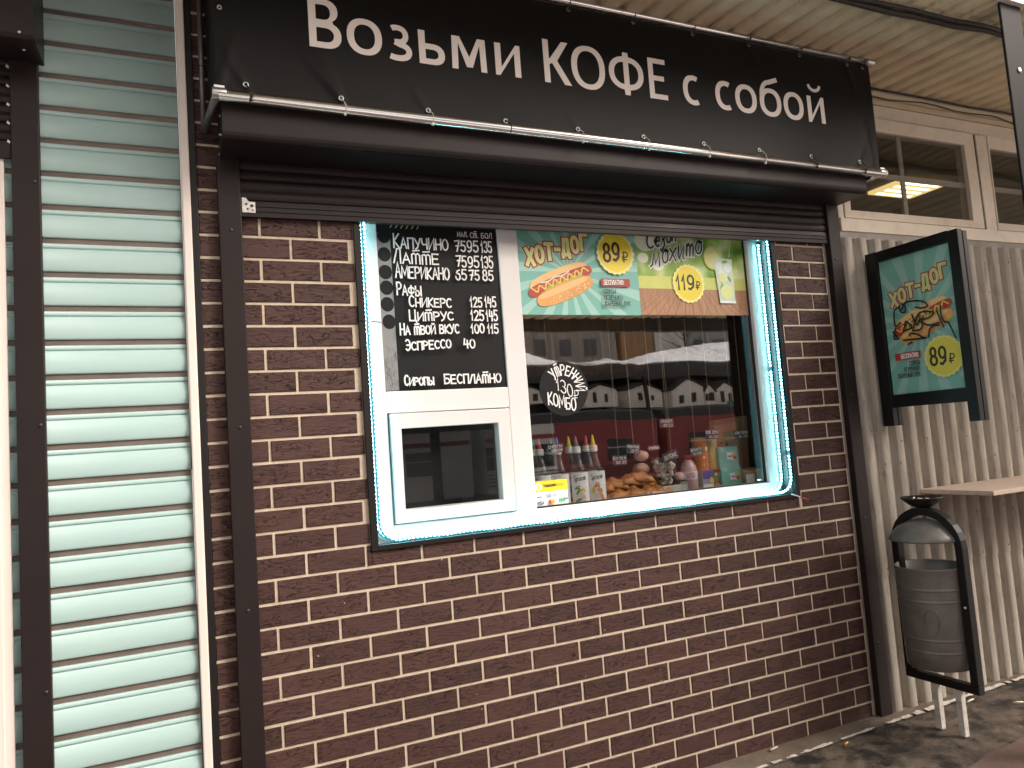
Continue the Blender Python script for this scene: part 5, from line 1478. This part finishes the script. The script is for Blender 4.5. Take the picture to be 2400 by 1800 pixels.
mb.use(M_RED); rect(mb, .157, .294, 1.706, 1.741, mp, lay())
mb.use(M_WHITE); write(mb, 'БЕСПЛАТНО:', .190, .288, 1.7135, 1.7135, .020, .0036, mp, lay)
mb.use(M_DKGR)
for (t, a, b_, v) in (('СОУСЫ', .231, .288, 1.676), ('ОГУРЧИКИ', .200, .287, 1.649), ('ЖАРЕНЫЙ ЛУК', .165, .287, 1.620)): write(mb, t, a, b_, v, v - .001, .0195, .0030, mp, lay)
mb.build('poster_sheet', None, bs)
GR = [[[-0.215, 1.971], [-0.221, 1.941], [-0.243, 1.936], [-0.247, 1.965], [-0.232, 1.977]], [[-0.207, 1.964], [-0.186, 1.953], [-0.18, 1.907], [-0.185, 1.874], [-0.211, 1.89]], [[-0.228, 1.951], [-0.255, 1.981], [-0.306, 1.979], [-0.348, 1.965], [-0.364, 1.942], [-0.332, 1.939], [-0.302, 1.948]], [[-0.181, 1.866], [-0.168, 1.818], [-0.194, 1.813]], [[-0.166, 1.851], [-0.185, 1.824]], [[-0.233, 1.862], [-0.243, 1.89], [-0.271, 1.856], [-0.225, 1.846]], [[-0.279, 1.918], [-0.298, 1.863], [-0.32, 1.893]], [[-0.276, 1.844], [-0.317, 1.916], [-0.39, 1.908], [-0.362, 1.885], [-0.313, 1.883], [-0.358, 1.852], [-0.413, 1.854]], [[-0.332, 1.891], [-0.32, 1.842], [-0.275, 1.838]], [[-0.351, 1.797], [-0.369, 1.839], [-0.411, 1.843]], [[-0.254, 1.818], [-0.261, 1.829], [-0.298, 1.817], [-0.321, 1.799], [-0.332, 1.794], [-0.219, 1.801]], [[-0.242, 1.777], [-0.262, 1.785]], [[-0.408, 1.91], [-0.433, 1.831]], [[-0.431, 1.928], [-0.427, 1.895], [-0.439, 1.854], [-0.459, 1.845], [-0.485, 1.772]]]
mb = MB(); mb.use(M_INK)
for st in GR: ribbon(mb, smooth_pts([(-p[0], p[1]) for p in st], 5), .0085, mp, lay())
mb.build('marker_scrawl', None, bs)

# ------------------------------------------------------------------ shelf
M_WOOD = mat('pale_reddish_wood', (.60, .48, .39), .5, var=.14, scale=5, stretch=(1, 8, 8), bump=.2, bscale=60)
shf = MB(); shf.box(3.19, 5.2, -.415, -.024, 1.030, 1.052)
so = tag(shf.build('wall_shelf', M_WOOD, None, .002), 'pale wooden shelf fixed to the corrugated wall above the ash bin', 'shelf')

# ------------------------------------------------------------------ ash bin on two legs
ub = thing('litter_bin', 'black arched litter bin with domed lid, ash bowl and two white legs', 'litter bin')
UX = 2.84; yc = -.311; hw = .161; zA = .835
path = [(UX, yc + hw, .245), (UX, yc + hw, .5), (UX, yc + hw, zA)] + [(UX, yc + hw * math.cos(R(a)), zA + .155 * math.sin(R(a))) for a in range(12, 180, 12)] + [(UX, yc - hw, zA), (UX, yc - hw, .5), (UX, yc - hw, .245)]
fr = MB()
def flatbar(mb, pts, wi, tx):
    """rectangular bar bent in the plane x = const"""
    V = []; F = []; n = len(pts)
    for i, p in enumerate(pts):
        a, b_ = Vector(pts[max(i - 1, 0)]), Vector(pts[min(i + 1, n - 1)]); t = (b_ - a).normalized(); nn = Vector((0, -t.z, t.y))
        for (s1, s2) in ((-1, -1), (1, -1), (1, 1), (-1, 1)): V.append(Vector(p) + Vector((s1 * tx / 2, 0, 0)) + nn * s2 * wi / 2)
    for i in range(n - 1):
        for k in range(4): F.append((4 * i + k, 4 * i + (k + 1) % 4, 4 * i + 4 + (k + 1) % 4, 4 * i + 4 + k))
    F += [(0, 1, 2, 3), (4 * n - 4, 4 * n - 3, 4 * n - 2, 4 * n - 1)]
    mb.poly(V, F)
flatbar(fr, path, .036, .040)
fr.box(UX - .0198, UX + .0198, yc - hw - .018, yc + hw + .018, .208, .244)
fr.build('bin_frame', M_URN, ub, .003)
c = MB(); c.lathe([(.002, 1.006), (.028, 1.007), (.060, 1.022), (.086, 1.046), (.092, 1.055), (.088, 1.055), (.058, 1.030), (.020, 1.016), (.002, 1.015)], (UX, yc + .004, 0), 28); bowl = c.build('ash_bowl', M_URN, ub)
c = MB(); c.lathe([(.008, .940), (.008, .995)], (UX, yc, 0), 8)
c.lathe([(.156, .862), (.158, .868), (.150, .884), (.118, .920), (.070, .946), (.022, .957), (.002, .958)], (UX, yc + .004, 0), 32); c.build('domed_lid', M_BIN, ub)
c = MB(); pf = []
for (z, r) in [(.300, .143), (.302, .146)] + [q for z0 in (.378, .433, .601, .653) for r0 in (.1462 + (z0 - .302) * .0249,) for q in ((z0 - .008, r0), (z0 - .006, r0), (z0 - .0025, r0 + .0024), (z0 + .0025, r0 + .0024), (z0 + .006, r0 + .0003), (z0 + .008, r0 + .0003))] + [(.735, .157), (.744, .1605), (.748, .159), (.744, .155), (.66, .151), (.31, .139)]: pf.append((r * .93, z))
c.lathe(pf, (UX, yc + .004, 0), 40); c.lathe([(.002, .305), (.135, .306)], (UX, yc + .004, 0), 24)
for s in (-1, 1): c.lathe([(.010, yc + s * .10), (.010, yc + s * .155)], (UX, 0, .56), 8, 'y')
c.build('bin_bucket', M_BIN, ub)
# embossed oval on the bucket
e = MB(); P = []
for k in range(20):
    a = 2 * PI * k / 20; ang = PI + .55 + .22 * math.cos(a); P.append((UX + .1445 * math.cos(ang), yc + .004 + .1445 * math.sin(ang), .515 + .055 * math.sin(a)))
e.tube(P, .0022, 6, True); e.build('embossed_oval', M_BIN, ub)
for y in (-.272, -.384):
    c = MB(); c.box(UX - .014, UX + .014, y - .014, y + .014, .004, .2078); c.build('leg', M_WHITEPAINT, ub, .002)
c = MB(); c.ball((UX - .021, yc - hw, .58), .004, .007, .006, 8, 5); c.build('bright_bolt', M_WHITETIE, ub)
# stubs in the ash bowl
for (dx, dy, col, a) in ((-.02, .03, (.8, .7, .55), .4), (-.03, -.01, (.85, .8, .75), 1.9), (-.02, -.04, (.75, .4, .35), 2.6)):
    c = MB(); c.use(mat('stub_paper_%d' % int(a * 10), col, .7)); c.tube([(UX + dx - .010 * math.cos(a), yc + dy - .010 * math.sin(a), 1.047), (UX + dx + .010 * math.cos(a), yc + dy + .010 * math.sin(a), 1.052)], .004, 7)
    tag(c.build('cigarette_stub'), {.4: 'cream cigarette stub in the ash bowl, at its wall side', 1.9: 'white cigarette stub in the middle of the ash bowl', 2.6: 'pinkish cigarette stub at the street side of the ash bowl'}[a], 'cigarette stub', 'stubs in the ash bowl')
# litter on the ground
for (x, y, col, a, L, lab) in ((2.359, -.169, (.8, .35, .12), .4, .016, 'orange cigarette end on the asphalt past the white line'), (3.231, -.144, (.78, .72, .64), .15, .03, 'white paper scrap just outside the white line by the bin legs'), (3.38, -.283, (.72, .62, .48), -.5, .024, 'pale paper scrap on the asphalt beyond the bin'), (2.068, -.034, (.65, .56, .45), .2, .026, 'pale scrap on the concrete apron at the brick wall foot')):
    c = MB(); c.use(mat('scrap_%d' % int(x * 100), col, .7)); dx, dy = L * math.cos(a), L * math.sin(a)
    c.tube([(x - dx, y - dy, .0125), (x, y, .0135), (x + dx, y + dy, .0125)], [.004, .0045, .0035], 7)
    tag(c.build('litter_scrap'), lab, 'litter', 'small litter on the ground')

# ================================================================== ACROSS THE TRACKS (seen in the window reflections)
M_TRW = mat('train_grey_white', (.48, .46, .44), .4, var=.06, scale=.6); M_TRR = mat('train_red', (.20, .028, .028), .4, var=.08, scale=.6); M_TRD = mat('train_dark_glass', (.02, .022, .025), .12); M_ROOFD = mat('train_roof_grey', (.045, .044, .044), .95, spec=0.0)
def mirror_y(D): return .21 - D
def train_car(x0, x1, red, label):
    t = thing('train_car', label, 'train car', 'cars of the train across the tracks')
    y = mirror_y(20)
    c = MB(); c.use(M_TRR if red == 1 else M_TRW); c.box(x0, x1, y - 2.8, y, -.15, 1.98)
    c.use(M_TRR); c.box(x0 + .02, x1 - .02, y, y + .012, 1.52, 1.66)
    if red == 2: c.use(M_TRR); c.box(x0 + 2.6, x1 - .02, y + .0125, y + .014, -.14, 1.97)
    c.use(M_TRW if not red else M_ROOFD)
    for k in range(4): c.box(x0 + .02, x1 - .02, y, y + .015, .08 + k * .12, .13 + k * .12)
    c.build('body', None, t)
    c = MB(); c.extrude([(y + .02, 1.98), (y - .35, 2.30), (y - 1.4, 2.42), (y - 2.4, 2.30), (y - 2.8, 1.98)], 'x', x0 + .01, x1 - .01); c.build('roof', M_ROOFD, t)
    c = MB(); c.box(x0 + .4, x1 - .4, y - 2.5, y - .1, -.85, -.15); c.build('underframe', M_BLACKST, t)
    x = x1 - 1.25
    while x > x0 + .4:
        w = B(x - .95, x, y + .001, y + .02, .62, 1.36).build('window', M_TRD, t)
        m = MB(); m.box(x - .95, x, y + .021, y + .03, 1.06, 1.09); m.build('window_bar', M_TRW, w)
        x -= 1.53
train_car(-3.2, 8.45, False, 'grey train car with red stripe reflected in the hatch window')
train_car(8.95, 15.75, 2, 'grey and red train car reflected low in the big window')
train_car(16.25, 27, True, 'red train car past the dark coupling gap, reflected beside the paper bags')
M_STALL = mat('white_stall_boards', (.86, .81, .73), .7, var=.08, scale=2)
YS = mirror_y(28.4)
for (x0, x1, z0, z1, lab) in ((14.6, 16.3, 3.25, 4.15, 'white gabled stall nearest the mullion in the reflection'), (18.6, 20.6, 2.9, 4.12, 'white gabled stall reflected beside the round sticker'), (21.15, 23.4, 2.83, 4.12, 'wide white gabled stall with two dark windows in the reflection'), (24.05, 25.9, 2.58, 4.2, 'tall white gabled stall reflected in the middle of the pane'), (25.98, 26.74, 2.65, 3.85, 'narrow white stall reflected between two gabled ones'), (26.8, 28.5, 2.62, 3.98, 'white gabled stall with green base in the reflection'), (28.6, 30.6, 2.65, 4.0, 'white gabled stall at the far edge of the reflection')):
    k_ = .951; x0, x1 = -.30 + (x0 + .30) * k_, -.30 + (x1 + .30) * k_; z0, z1 = 1.437 + (z0 - 1.437) * k_, 1.437 + (z1 - 1.437) * k_
    t = thing('market_stall', lab, 'stall', 'white gabled stalls across the tracks')
    c = MB(); xm = (x0 + x1) / 2; ze = z0 + (z1 - z0) * .72
    c.extrude([(x0, z0), (x1, z0), (x1, ze), (xm, z1), (x0, ze)], 'y', YS - 1.8, YS); c.build('stall_body', M_STALL, t)
    c = MB()
    for (a, b_) in (((x0 - .08, ze - .05), (xm, z1 + .06)), ((x1 + .08, ze - .05), (xm, z1 + .06))):
        c.extrude([a, b_, (b_[0], b_[1] + .06), (a[0], a[1] + .06)], 'y', YS - 1.9, YS + .1)
    c.build('stall_roof', M_ROOFD, t)
    ww, wz = random.uniform(.07, .24), random.uniform(.12, .3)
    for k in (-1, 1): B(xm + k * (x1 - x0) * .2 - ww, xm + k * (x1 - x0) * .2 + ww * (.6 if k > 0 else 1), YS + .001, YS + .03, z0 + (z1 - z0) * wz, z0 + (z1 - z0) * random.uniform(.5, .68)).build('stall_window', M_TRD, t)
    if 'green' in lab or 'far edge' in lab: B(x0 + (x1 - x0) * .5, x1, YS + .002, YS + .05, z0 + .05, z0 + .3).build('green_base', mat('green_base_paint', (.03, .22, .08), .6), t)
YS = mirror_y(30)
o = MB(); o.box(-20, 60, YS - 4, YS + 2.4, 2.3, 2.55); o.box(-20, 60, YS - 4, YS - 3.6, -1.1, 2.3); struct(o.build('upper_walkway', mat('dark_walkway', (.035, .034, .032), .95, spec=0.0)))
fc = thing('far_canopy', 'long dark canopy with snowy gables across the tracks, in the reflection', 'canopy')
c = MB(); c.extrude([(YS - 2.5, 4.35), (YS + .4, 4.35), (YS + .4, 5.15), (YS - 2.5, 5.35)], 'x', -20, 60); c.box(-20, 60, YS - 2.6, YS - 2.5, 2.5, 4.6); c.build('canopy_beam', mat('far_canopy_dark', (.045, .043, .042), .6, var=.2, scale=.6), fc)
c = MB()
for P in ([(12.5, 6.35), (15.2, 6.30), (17.0, 6.0), (18.4, 5.62), (19.6, 5.40)], [(20.2, 5.38), (21.2, 5.5), (22.2, 5.66), (22.3, 5.38)], [(22.8, 5.38), (24, 5.66), (25, 5.9), (27.5, 6.22), (29.5, 6.5), (32, 6.6)]):
    P2 = []
    for (a_, b_) in zip(P, P[1:]):
        for k in range(6): P2.append((a_[0] + (b_[0] - a_[0]) * k / 6, a_[1] + (b_[1] - a_[1]) * k / 6 + random.uniform(-.04, .04)))
    P2.append(P[-1]); n = len(P2)
    V = []
    for j in range(5):
        t = j / 4
        for (x_, z_) in P2: V.append((x_ + random.uniform(-.05, .05), YS - .2 - 3.2 * t, 5.3 + (z_ * 1.0 + .28 * t - 5.3) * (t ** .8) + random.uniform(-.05, .05) * (0 < t < 1)))
    c.poly(V, [(j * n + i, j * n + i + 1, (j + 1) * n + i + 1, (j + 1) * n + i) for j in range(4) for i in range(n - 1)])
c.build('snow_cover', mat('bright_snow', (.88, .88, .90), .8, var=.12, scale=1.2, stain=(.22, .21, .2), stain_scale=3.0, stain_amt=.8), fc)
c = MB(); c.box(23.0, 24.3, YS + .41, YS + .9, 2.55, 4.34); c.build('dark_pier', M_BLACKST, fc)
YA = mirror_y(45)
M_APT = mat('grey_beige_facade', (.44, .39, .34), .8, var=.4, scale=1.2, stretch=(1, 1, .15), stain=(.2, .18, .15), stain_scale=.6, stain_amt=.6)
for i, (x0, x1, z1, m, lab) in enumerate(((10, 30.5, 14, M_APT, 'grey beige apartment block reflected behind the snowy canopy'), (31, 33.6, 13, mat('ochre_facade', (.45, .26, .14), .8), 'ochre building slice reflected between the apartment blocks'), (33.8, 36.6, 12, mat('white_facade', (.80, .76, .72), .8), 'bright white gable wall reflected right of the ochre building'), (36.8, 60, 14.5, mat('cool_grey_facade', (.36, .36, .36), .8, var=.2, scale=.5), 'cool grey apartment block reflected at the pane edge'))):
    t = thing('apartment_block', lab, 'building')
    B(x0, x1, YA - 10, YA, -1.1, z1).build('facade', m, t)
    if x1 - x0 > 5:
        w = MB(); x = x0 + .8
        while x < x1 - 1.6:
            z = 7.6
            while z < 13:
                w.box(x, x + 1.0, YA + .001, YA + .05, z, z + 1.2); z += 2.4
            x += 2.1
        w.build('window_rows', mat('far_window_grey', (.12, .12, .15), .3), t)['kind'] = 'stuff'
        bl = MB()
        x = x0 + 2.2
        while x < x1 - 1: bl.box(x - .1, x + .1, YA + .001, YA + .25, 5, z1 - .5); x += 4.2
        bl.build('facade_ribs', mat('facade_rib_pale', (.55, .50, .45), .8), t)
# bare pole by the platform edge, seen in the hatch
c = MB(); c.tube([(2.0, -4.0, 0.0), (2.0, -4.0, 3.4)], .05, 12); tag(c.build('platform_pole', M_POST), 'round grey pole at the platform edge, reflected in the hatch', 'pole')

random.seed(5)
def bare_tree(x, y, h, label):
    t = thing('bare_tree', label, 'tree', 'bare trees across the tracks')
    m = mat('bark_grey', (.07, .06, .05), .9)
    c = MB(); c.tube([(x, y, 2.2), (x + .08, y, 2.2 + h * .35), (x, y, 2.2 + h * .7)], [.16, .12, .07], 7); c.build('trunk', m, t)
    c = MB()
    for k in range(46):
        zz = 2.2 + h * random.uniform(.3, .72); a = random.uniform(0, 2 * PI); L = random.uniform(.8, 2.4); p = Vector((x + .04, y, zz)); pts = [p]
        for j in range(4):
            p = p + Vector((math.cos(a) * L / 4 + random.uniform(-.12, .12), math.sin(a) * L / 8, L / 4 * random.uniform(.35, 1.0))); pts.append(p)
        c.tube(pts, [.035, .028, .020, .014, .008], 4)
    c.build('crown', m, t)
bare_tree(17.6, mirror_y(36), 9.5, 'bare tree reflected above the round sticker')
bare_tree(30.5, mirror_y(37), 9.0, 'bare tree reflected under the middle of the mojito poster')
bare_tree(36.5, mirror_y(38), 8.5, 'bare tree reflected towards the far pane edge')
for (x, lab) in ((20.75, 'dark canopy pillar reflected between two stalls'), (27.0, 'dark canopy pillar reflected right of the tall stall')):
    c = MB(); c.box(x, x + .18, mirror_y(28), mirror_y(28) + .18, 2.55, 4.35); tag(c.build('canopy_pillar', M_BLACKST), lab, 'pillar')
